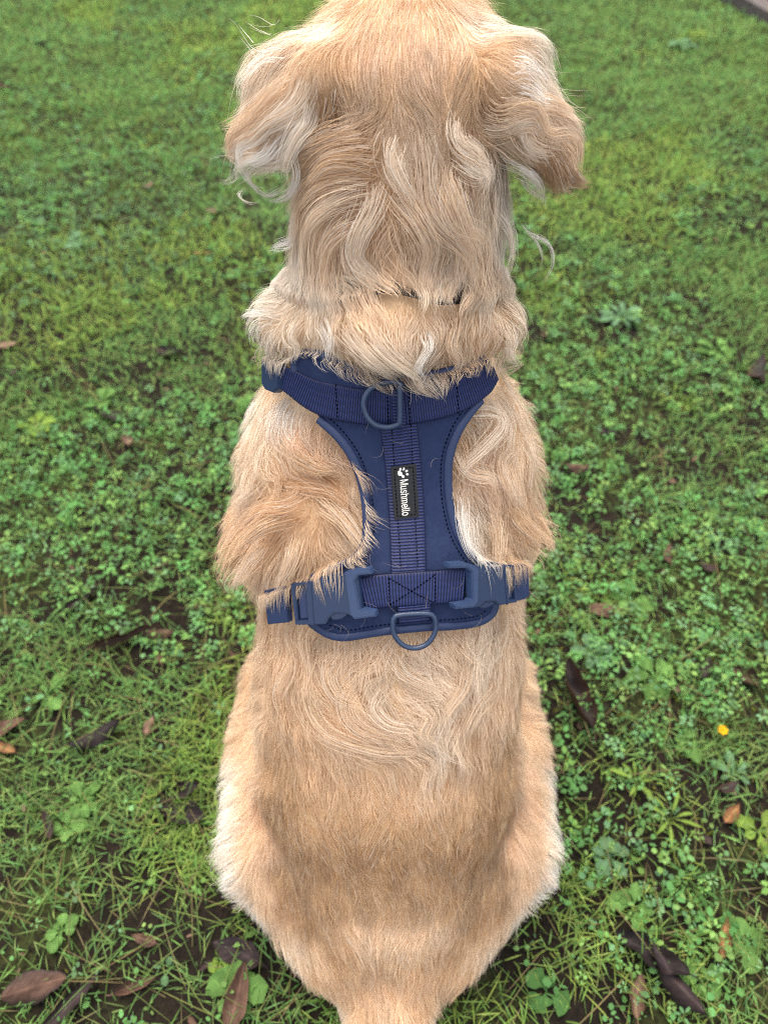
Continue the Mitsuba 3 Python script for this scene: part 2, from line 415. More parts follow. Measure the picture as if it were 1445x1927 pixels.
def binding(key, pts, lift, closed=False):
    """Cloth tape folded over an edge: fine cross ribs along a flattened tube."""
    c = chart(pts, lift)
    L = np.linalg.norm(np.diff(smooth_path(c, 100), axis=0), axis=1).sum()
    n = int(L / 0.0005)
    P = drape(smooth_path(c, n), lift)
    r = 0.0040 + 0.00018 * np.sin(np.arange(n) * 2 * np.pi * 0.0005 / 0.0016)
    scene[key] = mikit.ply(tube(P, r, 12, flat=0.62, up=BACKN + np.array([0.01, 0, 0])), 'binding_look', smooth=True)
    return c


B = 'dog_harness__edge_binding'
left_edge = [(600, 788), (636, 822), (664, 862), (682, 912), (690, 970), (687, 1020), (668, 1050), (628, 1070), (588, 1088)]
right_edge = [(905, 752), (882, 780), (859, 818), (844, 868), (844, 930), (854, 985), (871, 1024), (893, 1052), (925, 1070)]
low_edge = [(572, 1160), (600, 1184), (626, 1197), (652, 1199), (700, 1192), (745, 1186), (800, 1181), (860, 1178), (903, 1171), (926, 1155), (934, 1130)]
top_edge = [(556, 700), (555, 684), (562, 670), (580, 665), (612, 671), (650, 690), (700, 705), (760, 710), (830, 702), (880, 687), (912, 672)]
for k, (e, l) in enumerate(((left_edge, HL), (right_edge, HL), (low_edge, HL), (top_edge, HL + 0.0015))):
    binding(B + (f'_{k:03d}' if k else ''), e, l)
inl = [(x + dx, y + dy) for (x, y), (dx, dy) in zip(left_edge, [(14, -6), (11, -9), (12, -6), (13, -2), (13, 0), (13, 4), (12, 10), (5, 13), (6, 13)])]
inr = [(x + dx, y + dy) for (x, y), (dx, dy) in zip(right_edge, [(-12, -8), (-11, -8), (-12, -5), (-13, -1), (-13, 1), (-12, 4), (-11, 8), (-8, 11), (-5, 13)])]
inb = [(586, 1152), (612, 1172), (650, 1186), (700, 1179), (745, 1173), (800, 1168), (860, 1165), (898, 1159), (915, 1148)]
scene['dog_harness__panel__stitching'] = mikit.ply(trimesh.util.concatenate([stitches(chart(e, HL), HL + 0.0004) for e in (inl, inr, inb)]), 'thread_look', smooth=True)
labels['dog_harness__panel__stitching'] = {'kind': 'stuff'}

# woven straps
neck_px = [(520, 700), (552, 720), (600, 747), (680, 764), (760, 765), (850, 747), (905, 720), (932, 700)]
webbing_key('dog_harness__neck_strap', chart(neck_px, HL), 0.0305, HL + 0.0035, pitch=0.0021, wmul=[0.62, 0.72, 0.80, 0.88, 0.94, 1, 1, 1, 1, 1, 1, 1, 1, 1, 1, 0.98, 0.96, 0.92, 0.80, 0.45])
webbing_key('dog_harness__back_strap', chart([(749, 790), (757, 860), (763, 930), (767, 1000), (769, 1078)], HL), 0.0315, HL + 0.0022)
webbing_key('dog_harness__cross_strap', chart([(684, 1116), (720, 1110), (777, 1106), (830, 1102), (872, 1099)], HL), 0.0300, HL + 0.0046)
webbing_key('dog_harness__ring_loop', chart([(779, 1136), (780, 1167)], HL), 0.0300, HL + 0.0040)
webbing_key('dog_harness__ring_loop_001', chart([(748, 728), (751, 800)], HL), 0.0105, HL + 0.0070)
for k, e in enumerate(([(632, 722), (636, 785)], [(858, 712), (862, 778)], [(728, 730), (731, 800)], [(768, 730), (772, 800)])):
    key = 'dog_harness__neck_strap__stitching' + (f'_{k:03d}' if k else '')
    scene[key] = mikit.ply(stitches(chart(e, HL), HL + 0.0042, 0.0018, 0.0014, 0.0005), 'thread_look', smooth=True)
for k, e in enumerate(([(737, 800), (754, 1066)], [(773, 798), (786, 1066)])):
    key = 'dog_harness__back_strap__stitching' + (f'_{k:03d}' if k else '')
    scene[key] = mikit.ply(stitches(chart(e, HL), HL + 0.0028, 0.0018, 0.0014, 0.0004), 'thread_look', smooth=True)
box = [[(731, 1084), (733, 1136)], [(817, 1075), (819, 1130)], [(733, 1084), (817, 1130)], [(733, 1134), (817, 1078)]]
scene['dog_harness__cross_strap__stitching'] = mikit.ply(trimesh.util.concatenate([stitches(chart(e, HL), HL + 0.0053, 0.0018, 0.0012, 0.0005) for e in box]), 'thread_look', smooth=True)


BELTS = []


def belt(key, a_px, b_px, axis, width, lift, t0, t1):
    """A woven strap that runs on round the body, in the plane of two back points and an axis point, from angle t0 to t1."""
    a, b = on_body(*a_px, lift)[0], on_body(*b_px, lift)[0]
    c = np.array(axis, float)
    e1 = unit(b - a)
    n = unit(np.cross(e1, c - a))
    e2 = np.cross(n, e1)
    if e2 @ BACKN < 0:
        e2, n = -e2, -n
    c = c + n * ((a - c) @ n)
    ang = np.radians(np.linspace(t0, t1, 420))
    w = np.linspace(-1, 1, 13)
    dirs = np.cos(ang)[:, None] * e1 + np.sin(ang)[:, None] * e2
    base = c + w[None, :, None] * width / 2 * n + 0 * dirs[:, None]
    D = np.broadcast_to(dirs[:, None], base.shape)
    r = np.full(base.shape[:2], 0.04)
    weave = 0.5 + 0.5 * np.sin(np.arange(420)[:, None] * 2 * np.pi / 4.0 + 0 * w)
    for _ in range(60):
        r = r + np.clip((lift + 0.0004 * weave - sdf_s(base + r[..., None] * D)) * 0.8, -0.01, 0.01)
    P = base + r[..., None] * D
    BELTS.append(P[:, 6])
    v, f = strip_mesh(P, D * 0.002, 420, 13)
    uv = np.stack([np.tile(w, 420), weave.ravel()], 1)
    scene[key] = mikit.ply((v, f[:, ::-1]), 'webbing_look', smooth=True, uv=np.vstack([uv, uv * 0 + 0.3]))


belt('dog_harness__girth_strap', (535, 1140), (965, 1095), (DX, 0.47, 0.41), 0.030, 0.013, 180 - 28, 360 + 28)
belt('dog_harness__chest_strap', (530, 712), (925, 705), (DX, 0.53, 0.60), 0.026, 0.014, 180 - 12, 360 - 10)

PRONGS = ([[(612, 1084), (624, 1080), (642, 1079), (649, 1083), (636, 1089), (618, 1092)], [(624, 1158), (632, 1151), (648, 1149), (655, 1154), (644, 1163), (628, 1165)]],
          [[(905, 1063), (915, 1058), (930, 1058), (938, 1062), (926, 1067), (912, 1068)], [(900, 1140), (908, 1132), (922, 1130), (928, 1134), (918, 1141), (906, 1144)]])
RIDGES = ([(588, 1096), (593, 1170)], [(943, 1066), (949, 1134)])
# buckles: a moulded body with a slot for the strap, and a prong bracket
for k, (mid, along, body_px, slot_px, bracket_px, notch) in enumerate((
        ((630, 1125), ((580, 1135), (690, 1110)),
         [(549, 1098), (584, 1093), (612, 1083), (622, 1088), (640, 1086), (650, 1076), (668, 1070), (676, 1080), (684, 1145), (668, 1160), (655, 1153), (632, 1151), (622, 1161), (616, 1172), (588, 1174), (558, 1174)],
         [(559, 1102), (577, 1098), (582, 1165), (564, 1166)],
         [(652, 1075), (668, 1069), (699, 1067), (703, 1077), (678, 1080), (672, 1090), (682, 1143), (709, 1148), (711, 1157), (670, 1162), (662, 1152)], None),
        ((915, 1100), ((860, 1105), (960, 1090)),
         [(882, 1068), (905, 1062), (925, 1066), (945, 1061), (962, 1063), (968, 1132), (935, 1138), (925, 1130), (908, 1131), (898, 1141), (880, 1143), (889, 1130)],
         [(949, 1068), (959, 1066), (964, 1126), (954, 1128)],
         [(838, 1058), (868, 1056), (887, 1062), (894, 1070), (893, 1130), (884, 1141), (850, 1144), (848, 1135), (875, 1131), (881, 1125), (879, 1073), (871, 1067), (838, 1067)], None))):
    key = 'dog_harness__buckle' + (f'_{k:03d}' if k else '')
    pl = Place(*mid, HL + 0.0055, along)
    body_poly = Polygon(pl.local(body_px)).buffer(0.0015).buffer(-0.0015)
    slot = Polygon(pl.local(slot_px))
    scene[key] = mikit.ply(pl.slab(body_poly.difference(slot), -0.004, 0.0042, 0.0016), 'buckle_look', smooth=25)
    br = Polygon(pl.local(bracket_px)).buffer(0.001).buffer(-0.001)
    scene[key + '__bracket'] = mikit.ply(pl.slab(br, -0.003, 0.0062, 0.0018), 'bracket_look', smooth=25)
    for e, pp_ in enumerate(PRONGS[k]):
        pr = Polygon(smooth_path(pl.local(pp_), 40, True)).buffer(0)
        scene[key + '__prong' + (f'_{e:03d}' if e else '')] = mikit.ply(pl.slab(pr, -0.003, 0.0026, 0.0012), 'buckle_look', smooth=25)
    ridge = LineString(pl.local(RIDGES[k])).buffer(0.0011)
    scene[key + '__ridge'] = mikit.ply(pl.slab(ridge, 0.0, 0.0052, 0.0009), 'buckle_look', smooth=25)
    c = slot.centroid.coords[0]
    bar = slot.buffer(-0.0008)
    scene[key + '__strap_end'] = mikit.ply(pl.slab(bar, -0.003, 0.0008, 0.0008), 'binding_look', smooth=25)
# the slider on the neck strap and the strap keeper beside the left buckle
pl = Place(523, 704, 0.017, ((520, 700), (560, 720)))
sl = Polygon(pl.local([(501, 680), (506, 673), (522, 675), (533, 686), (531, 730), (522, 737), (507, 731), (501, 720)])).buffer(0.001)
scene['dog_harness__slider'] = mikit.ply(pl.slab(sl, -0.003, 0.005, 0.0016), 'buckle_look', smooth=25)
pl = Place(520, 1140, 0.017, ((515, 1145), (560, 1135)))
kp = Polygon(pl.local([(502, 1112), (540, 1104), (545, 1168), (508, 1172)])).buffer(0.001)
scene['dog_harness__strap_keeper'] = mikit.ply(pl.slab(kp, -0.003, 0.003, 0.0012), 'binding_look', smooth=25)
pl = Place(972, 1096, 0.017, ((955, 1100), (985, 1094)), BACKN * 0.8 + RIGHT * 0.6)
kp = Polygon(pl.local([(962, 1066), (982, 1063), (990, 1068), (993, 1118), (986, 1125), (967, 1130)])).buffer(0.001)
scene['dog_harness__strap_keeper_001'] = mikit.ply(pl.slab(kp, -0.004, 0.002, 0.0012), 'binding_look', smooth=25)
# leash rings
pl = Place(716, 762, HL + 0.0105, ((690, 762), (780, 765)))
arc = [(752, 722), (735, 718), (712, 722), (692, 738), (684, 760), (690, 783), (706, 799), (728, 804), (748, 799), (752, 790), (752, 735)]
ring = np.c_[smooth_path(pl.local(arc), 120, True), np.zeros(120)]
scene['dog_harness__leash_ring'] = mikit.ply(tube(pl.world(ring)[:-1], 0.0025, 12, True, up=pl.n + 0.01), 'ring_look', smooth=True)
pl = Place(780, 1185, HL + 0.006, ((740, 1180), (820, 1178)))
arc = [(742, 1162), (739, 1178), (743, 1197), (758, 1214), (780, 1220), (802, 1213), (816, 1196), (820, 1178), (815, 1160), (800, 1155), (757, 1157)]
ring = np.c_[smooth_path(pl.local(arc), 120, True), np.zeros(120)]
scene['dog_harness__leash_ring_001'] = mikit.ply(tube(pl.world(ring)[:-1], 0.0024, 12, True, up=pl.n + 0.01), 'ring_look', smooth=True)
# the rubber name patch
pl = Place(761, 925, HL + 0.0032, ((744, 925), (780, 923)))
pp = pl.local([(735, 878), (782, 872), (788, 972), (742, 978)])
patch = Polygon(pp).buffer(-0.0008).buffer(0.0008)
K = 'dog_harness__name_patch'
scene[K] = mikit.ply(pl.slab(patch, -0.0012, 0.0014, 0.0005), 'patch_look', smooth=25)
rim = patch.difference(patch.buffer(-0.0016))
scene[K + '__rim'] = mikit.ply(pl.slab(rim, 0.0, 0.0021, 0.0004), 'patch_look', smooth=25)
down, right = unit(pp[3] - pp[0]), unit(pp[1] - pp[0])
cen = pp.mean(0)
words = meshkit.text_mesh('Mushmello', 1.0, 0.0006, bold=False)
lo, hi = words.bounds
ends = pl.local([(757, 903), (764, 970)])
scale = np.linalg.norm(ends[1] - ends[0]) / (hi[0] - lo[0])
wv = words.vertices - [lo[0], 0, 0]
wide = pl.local([(753.5, 935), (767, 934)])
hs = 1.12 * np.linalg.norm(wide[1] - wide[0])
base = pl.local([(752, 903)])[0]
flatw = base + wv[:, :1] * scale * down + wv[:, 1:2] * hs * right
scene[K + '__lettering'] = mikit.ply(trimesh.Trimesh(pl.world(np.c_[flatw, 0.0013 + wv[:, 2]]), words.faces, process=False), 'print_look')
paw = []
for (x, y), (ra, rb), rot in (((752.5, 891), (4.6, 4.0), 0.5), ((753, 882.5), (2.1, 2.8), 0.2), ((759, 882), (2.1, 2.8), 0.6), ((764.5, 885.8), (2.1, 2.8), 1.1), ((766, 892), (2.0, 2.6), 1.6), ((758, 896), (3.0, 2.4), 0.9), ((751, 888), (3.0, 2.6), 0.3)):
    a = np.linspace(0, 2 * np.pi, 20, endpoint=False)
    ex, ey = ra * np.cos(a), rb * np.sin(a)
    poly = pl.local(np.stack([x + ex * np.cos(rot) - ey * np.sin(rot), y + ex * np.sin(rot) + ey * np.cos(rot)], 1))
    paw.append(Polygon(poly))
from shapely.ops import unary_union
paw = unary_union(paw)
scene[K + '__paw_emblem'] = mikit.ply(trimesh.util.concatenate([pl.slab(g, 0.0013, 0.0019, 0.0002) for g in getattr(paw, 'geoms', [paw])]), 'print_look')
st = []
hem = np.array(patch.buffer(-0.0028).exterior.coords)
hl_ = LineString(hem)
for u in np.arange(0, hl_.length, 0.0032):
    q = np.array([hl_.interpolate(u).coords[0], hl_.interpolate(u + 0.001).coords[0], hl_.interpolate(u + 0.0020).coords[0]])
    st.append(tube(pl.world(np.c_[q, [0.0013, 0.0018, 0.0013]]), 0.0004, 5, up=pl.n + 0.01))
scene['thread_grey_look'] = {'type': 'principled', 'base_color': {'type': 'rgb', 'value': [0.05, 0.05, 0.055]}, 'roughness': 0.5}
scene[K + '__stitching'] = mikit.ply(trimesh.util.concatenate(st), 'thread_grey_look', smooth=True)
labels[K] = {'label': 'black rubber patch with white lettering and a paw'}
labels['dog_harness'] = {'label': 'navy padded dog harness with two leash rings and a black name patch', 'category': 'harness'}

# the collar, under the ruff
a_, b_ = on_body(640, 548, 0.012)[0], on_body(880, 545, 0.012)[0]
belt('dog_collar', (640, 548), (880, 545), (DX, 0.56, 0.655), 0.022, 0.0075, -170, 189)
labels['dog_collar'] = {'label': 'dark navy collar mostly hidden under the long neck fur', 'category': 'collar'}
scene['dog_collar']['bsdf'] = {'type': 'ref', 'id': 'patch_look'}
BTREE = cKDTree(np.vstack(BELTS[:2]))
CTREE = cKDTree(BELTS[2])
foot = unary_union([panel, pad, LineString(chart(neck_px, HL)).buffer(0.0155), LineString(chart([(500, 705), (552, 720)], HL)).buffer(0.012),
                    Polygon(chart([(500, 1115), (585, 1092), (690, 1070), (880, 1058), (985, 1062), (985, 1128), (900, 1145), (690, 1160), (588, 1176), (505, 1172)], HL)).buffer(0)])

# ---------------------------------------------------------------- the coat
PAL = {'rust': (0.545, 0.34, 0.195), 'gold': (0.64, 0.46, 0.305), 'light': (0.725, 0.57, 0.425), 'cream': (0.80, 0.70, 0.59), 'white': (0.85, 0.825, 0.795), 'tan': (0.50, 0.335, 0.20), 'taupe': (0.35, 0.215, 0.118), 'pink': (0.73, 0.545, 0.41), 'brown': (0.30, 0.185, 0.102)}
# where on the photographed dog, which way the hair runs there, length cm, depth of coat cm, wave, clumping, freedom at the tips, colour
COAT = [
    # skull
    (750, 15, 0, 1, 2.0, 0.35, .05, .15, .0, 'pink'), (660, 30, -.25, 1, 2.0, .35, .05, .15, .0, 'light'), (840, 30, .25, 1, 2.0, .35, .05, .15, .0, 'light'), (700, 90, -.08, 1, 2.4, .4, .1, .2, 0, 'pink'),
    (800, 90, .10, 1, 2.4, .4, .1, .2, 0, 'pink'), (660, 130, -.1, 1, 2.8, .5, .1, .25, 0, 'gold'), (740, 160, .05, 1, 3.2, .6, .15, .25, 0, 'gold'), (820, 160, .30, 1, 3.4, .7, .2, .3, 0, 'gold'), (890, 120, -.25, 1, 3, .6, .1, .3, 0, 'gold'),
    (870, 190, -.45, 1, 3.6, .8, .2, .35, 0, 'gold'), (660, 200, .0, 1, 3.6, .8, .1, .35, 0, 'gold'), (790, 220, .45, .9, 4.4, 1.0, .35, .5, 0, 'light'), (620, 40, -.6, .5, 1.8, .3, 0, .1, 0, 'white'), (890, 40, .6, .5, 1.8, .3, 0, .1, 0, 'white'),  # the two whites at the crown edges paint a bright highlight
    # nape and the long hair of the neck
    (715, 255, -.5, .6, 3.2, .9, .2, .35, 0, 'rust'), (740, 270, .5, 1, 4.5, 1.2, .3, .5, .1, 'cream'), (650, 215, -.1, 1, 3.6, .8, .1, .4, 0, 'white'), (660, 265, -1, .15, 4.5, 1.4, .25, .5, .1, 'rust'), (620, 300, -1, .35, 6, 2.0, .3, .6, .15, 'gold'), (580, 320, -1, .5, 6, 2.0, .3, .6, .25, 'light'),
    (690, 315, -.75, .6, 5, 1.6, .3, .5, .1, 'rust'), (650, 360, -.8, .6, 6, 2.2, .3, .65, .15, 'gold'), (590, 390, -.7, .8, 6, 2.2, .3, .6, .2, 'cream'), (690, 390, -.45, .9, 6, 2.0, .3, .6, .1, 'gold'), (640, 440, -.25, 1, 6, 2.0, .3, .6, .1, 'light'), (565, 450, -.15, 1, 5.0, 1.0, .3, .5, .12, 'white'),
    (740, 330, .15, 1, 6, 1.8, .3, .6, .1, 'gold'), (770, 400, .4, 1, 6.5, 2.0, .35, .7, .1, 'light'), (730, 440, -.1, 1, 6, 2.0, .3, .65, .1, 'gold'), (790, 460, .35, 1, 4.4, 1.6, .4, .7, .15, 'light'), (830, 290, .1, 1, 6, 1.8, .35, .7, .1, 'cream'), (820, 360, .05, 1, 6.5, 2.2, .5, .8, .15, 'cream'),
    (870, 300, .55, .85, 5.5, 1.8, .5, .8, .15, 'light'), (880, 250, .2, .8, 4, 1.2, .3, .6, .1, 'rust'), (870, 390, .35, 1, 6.5, 2.2, .6, .8, .2, 'light'), (920, 320, .5, .8, 5.5, 2.0, .4, .7, .2, 'cream'), (940, 370, .35, 1, 6, 2.2, .4, .7, .3, 'white'), (900, 440, .1, 1, 6.5, 2.2, .5, .8, .2, 'light'),
    (955, 430, .1, 1, 5.5, 1.2, .4, .6, .15, 'white'), (860, 480, .15, 1, 4.6, 1.4, .5, .8, .15, 'cream'), (920, 500, -.1, 1, 3.8, 1.2, .4, .6, .15, 'cream'), (650, 500, .05, 1, 3.6, 1.3, .3, .55, .1, 'cream'), (590, 505, .05, 1, 3.6, .9, .3, .5, .1, 'white'), (710, 500, .1, 1, 3.4, 1.0, .3, .65, .1, 'light'), (770, 520, .15, 1, 1.8, .5, .3, .8, .1, 'cream'), (840, 515, .2, 1, 1.6, .4, .3, .7, .1, 'light'),
    # left ear
    (620, 90, -.6, .8, 3, .8, .1, .35, .1, 'gold'), (580, 95, -.85, .5, 4, 1.1, .15, .4, .25, 'light'), (530, 90, -.9, .35, 4.5, 1.1, .15, .45, .35, 'cream'), (500, 110, -.95, .4, 4.5, 1.0, .15, .45, .45, 'cream'), (560, 150, -.7, .75, 4.5, 1.2, .25, .5, .2, 'cream'), (510, 170, -.85, .6, 4.5, 1.2, .25, .5, .3, 'light'),
    (605, 160, -.25, 1, 4, 1.0, .2, .5, .1, 'gold'), (615, 220, .05, 1, 4, .9, .15, .5, .1, 'brown'), (580, 210, -.45, .9, 5, 1.2, .35, .6, .2, 'white'), (530, 225, -.7, .75, 5, 1.2, .35, .6, .25, 'cream'), (480, 220, -.85, .55, 4.5, 1.2, .2, .5, .3, 'gold'), (455, 250, -.85, .6, 4, 1.1, .15, .45, .4, 'gold'), (470, 285, -.6, .85, 4, 1.2, .15, .5, .35, 'rust'),  # brown next to the skull: shade of the ear gap, painted as hair
    (520, 280, -.45, 1, 5.5, 1.3, .5, .75, .35, 'light'), (560, 270, -.35, 1, 7, 1.4, .7, .9, .5, 'white'), (530, 310, -.5, .9, 6.5, 1.2, .9, .9, .6, 'white'),
    # right ear
    (925, 100, .35, .1, 3, .9, .15, .4, .1, 'gold'), (950, 80, .6, -.3, 3.5, 1.0, .15, .4, .15, 'light'), (985, 75, .9, .1, 4, 1.0, .15, .45, .35, 'white'), (1010, 100, .95, .35, 4.5, 1.0, .15, .45, .45, 'cream'), (965, 140, .75, .35, 4, 1.2, .2, .45, .2, 'cream'), (1005, 160, .85, .55, 4, 1.1, .2, .45, .35, 'cream'), (930, 170, .5, .5, 3.5, 1.0, .2, .5, .1, 'gold'),
    (960, 200, .8, .35, 4.5, 1.2, .35, .6, .2, 'light'), (1005, 210, .85, .5, 4.5, 1.2, .4, .6, .3, 'light'), (1045, 220, .9, .4, 4, 1.2, .25, .5, .4, 'light'), (980, 240, .8, .6, 5, 1.2, .5, .7, .3, 'cream'), (1030, 260, .85, .55, 4.5, 1.2, .3, .55, .3, 'light'), (1070, 270, .9, .5, 3.5, 1.1, .2, .5, .4, 'light'), (1050, 310, .45, .9, 4, 1.1, .15, .55, .25, 'taupe'), (1080, 310, .6, .8, 4, 1.1, .1, .5, .35, 'gold'), (1040, 345, .45, .9, 4.5, 1.0, .15, .6, .45, 'brown'), (1075, 340, .8, .7, 4.5, 1.0, .1, .6, .45, 'rust'),
    # ruff ring
    (490, 590, -.8, .5, 3.2, 1.3, .2, .5, .4, 'white'), (490, 635, -.4, .9, 2.2, 1.2, .25, .6, .3, 'cream'), (550, 600, -.15, 1, 2.2, 1.6, .35, .6, .1, 'cream'), (575, 632, .0, 1, .8, .6, .3, .6, .1, 'cream'), (640, 600, .1, 1, 2.4, 1.3, .3, .55, .05, 'light'), (640, 638, .25, 1, 1.5, .9, .35, .7, .1, 'light'), (720, 600, .1, 1, 3.0, 1.3, .3, .55, .05, 'light'), (700, 650, .3, 1, 3.1, 1.4, .4, .75, .12, 'cream'), (770, 650, .2, 1, 3.0, 1.4, .4, .75, .12, 'cream'),
    (800, 600, .1, 1, 3.4, 1.3, .4, .55, .05, 'light'), (840, 645, .1, 1, 2.4, 1.2, .4, .75, .1, 'light'), (880, 610, .15, 1, 3.4, 1.5, .35, .65, .1, 'light'), (905, 640, .2, 1, 1.5, 1.0, .35, .7, .1, 'gold'), (960, 590, .5, .8, 3.0, 1.3, .25, .5, .2, 'cream'), (970, 635, .4, .9, 2.4, 1.2, .3, .6, .2, 'light'),
    # left shoulder and the tuft over the strap
    (480, 750, -.3, .9, 2.8, 1.1, .15, .4, .25, 'white'), (540, 760, -.1, 1, 3.2, 1.2, .15, .4, .05, 'white'), (500, 830, -.3, .9, 3.5, 1.2, .2, .45, .15, 'cream'), (560, 820, -.15, 1, 4, 1.5, .2, .5, .05, 'pink'), (620, 850, .15, 1, 4, 1.5, .3, .5, .05, 'pink'), (470, 900, -.4, .9, 3.5, 1.2, .2, .45, .2, 'cream'), (540, 900, -.6, .6, 4, 1.8, .35, .55, .05, 'gold'), (610, 900, .1, 1, 4, 1.7, .35, .55, .05, 'rust'), (652, 920, .0, 1, 2.4, 1.2, .15, .6, .1, 'cream'),
    (560, 960, -.8, .4, 4.2, 1.8, .25, .55, .05, 'rust'), (630, 960, .3, .9, 4, 1.7, .25, .6, .08, 'gold'), (665, 985, .5, .9, 2.8, 1.5, .2, .6, .15, 'cream'), (490, 970, -.8, .5, 4, 1.9, .2, .5, .2, 'pink'), (520, 1020, -.6, .8, 4.5, 2.0, .15, .55, .2, 'gold'), (460, 1030, -.85, .6, 4.8, 2.3, .1, .5, .4, 'gold'), (460, 1075, -.55, .9, 2.6, 1.8, .1, .55, .4, 'light'), (580, 1030, .15, 1, 3.4, 1.9, .15, .6, .15, 'gold'), (540, 1060, -.1, 1, 3.0, 1.8, .1, .65, .25, 'light'), (640, 1020, .5, 1, 3.0, 1.7, .15, .65, .15, 'light'), (495, 1080, -.2, 1, 2.3, 1.8, .1, .6, .35, 'light'),
    # right shoulder and tuft
    (910, 770, .3, 1, 3, 1.2, .15, .4, .05, 'cream'), (970, 760, .5, .9, 2.8, 1.1, .15, .4, .2, 'cream'), (930, 820, .3, 1, 4, 1.6, .4, .55, .05, 'light'), (985, 830, .4, .9, 3.5, 1.1, .2, .45, .2, 'cream'), (880, 840, .1, 1, 3.5, 1.3, .35, .55, .05, 'light'), (870, 890, -.1, 1, 4, 1.5, .5, .65, .05, 'pink'), (930, 890, .25, 1, 4.5, 1.7, .5, .65, .05, 'pink'), (980, 900, .3, 1, 3.5, 1.2, .25, .5, .15, 'light'), (865, 950, .2, 1, 5, 1.6, .4, .7, .1, 'cream'), (900, 970, .35, 1, 5, 1.8, .4, .7, .1, 'cream'), (950, 960, .3, 1, 4.5, 1.8, .3, .6, .1, 'gold'),
    (880, 1010, .3, 1, 3.6, 1.7, .25, .75, .15, 'white'), (920, 1030, .15, 1, 4.8, 1.8, .2, .75, .2, 'light'), (968, 1005, .6, .8, 4.2, 1.9, .15, .55, .25, 'gold'), (995, 1015, .85, .5, 3.8, 1.9, .1, .5, .4, 'light'), (980, 1045, .5, .9, 1.8, 1.7, .1, .55, .35, 'light'), (945, 1050, .15, 1, 2.6, 1.7, .1, .65, .25, 'gold'),
    # back below the harness; low rows and edges darker: browner fur plus painted shade
    (490, 1190, -.3, 1, 3.5, 1.3, .2, .4, .1, 'light'), (560, 1210, -.25, 1, 4, 1.3, .3, .5, .05, 'light'), (640, 1230, -.35, 1, 4.5, 1.4, .5, .6, .05, 'light'), (720, 1220, .2, 1, 4.5, 1.4, .6, .65, .05, 'light'), (790, 1240, .3, .9, 5, 1.5, .7, .75, .05, 'cream'), (860, 1220, .2, 1, 4.5, 1.4, .5, .6, .05, 'light'), (920, 1200, -.2, 1, 4.5, 1.4, .5, .7, .05, 'cream'), (975, 1200, .3, 1, 3.5, 1.3, .2, .4, .1, 'light'),
    (480, 1280, .1, 1, 3, 1.1, .1, .35, .08, 'gold'), (540, 1300, .15, 1, 3.5, 1.2, .25, .4, .0, 'gold'), (610, 1300, .35, 1, 4.5, 1.5, .6, .65, .0, 'light'), (690, 1300, .6, .8, 5, 1.6, .7, .7, .0, 'light'), (770, 1310, .4, .9, 5, 1.6, .7, .75, .0, 'cream'), (850, 1290, -.2, 1, 5, 1.6, .6, .75, .05, 'cream'), (920, 1290, -.2, 1, 4.5, 1.4, .4, .6, .0, 'light'), (980, 1280, -.05, 1, 3, 1.1, .1, .35, .08, 'gold'),
    (560, 1380, .2, 1, 3, 1.1, .2, .4, 0, 'gold'), (640, 1370, .5, .9, 4.5, 1.5, .5, .65, 0, 'light'), (720, 1380, .6, .8, 4.5, 1.6, .5, .65, 0, 'light'), (800, 1380, .3, 1, 4.5, 1.6, .5, .75, .05, 'cream'), (840, 1390, .1, 1, 4, 1.4, .4, .75, .05, 'cream'), (900, 1370, .05, 1, 3.5, 1.2, .2, .5, 0, 'gold'),
    (600, 1450, .1, 1, 3, .9, .12, .45, 0, 'gold'), (680, 1460, .05, 1, 3, .9, .15, .45, 0, 'gold'), (760, 1460, .1, 1, 3, .9, .15, .45, 0, 'gold'), (840, 1460, .05, 1, 3, .9, .15, .45, 0, 'gold'), (900, 1450, 0, 1, 2.8, .8, .12, .4, 0, 'gold'),
    (525, 1430, .05, 1, 2.4, .7, .08, .3, 0, 'tan'), (950, 1420, -.05, 1, 2.4, .7, .08, .3, 0, 'tan'), (530, 1520, .1, 1, 2.4, .7, .15, .35, 0, 'taupe'), (940, 1520, -.1, 1, 2.4, .7, .15, .35, 0, 'taupe'), (600, 1530, .2, 1, 2.6, .9, .3, .6, 0, 'tan'), (680, 1530, .05, 1, 2.8, 1.0, .3, .6, 0, 'tan'), (760, 1540, .1, 1, 2.8, 1.0, .3, .6, 0, 'tan'), (850, 1540, .05, 1, 2.6, .9, .3, .6, 0, 'tan'),
    (590, 1610, .3, 1, 2.6, .9, .28, .6, 0, 'taupe'), (670, 1610, .15, 1, 2.6, .9, .28, .6, 0, 'taupe'), (750, 1610, .05, 1, 2.6, .9, .28, .6, 0, 'taupe'), (840, 1610, -.1, 1, 2.6, .9, .28, .6, 0, 'taupe'), (910, 1610, -.25, 1, 2.6, .8, .2, .5, 0, 'taupe'), (620, 1690, .35, 1, 2.8, .9, .28, .6, 0, 'tan'), (700, 1690, .15, 1, 2.8, .9, .28, .6, 0, 'tan'), (780, 1690, -.1, 1, 2.8, .9, .28, .6, 0, 'tan'), (860, 1690, -.3, 1, 2.8, .9, .28, .6, 0, 'tan'),
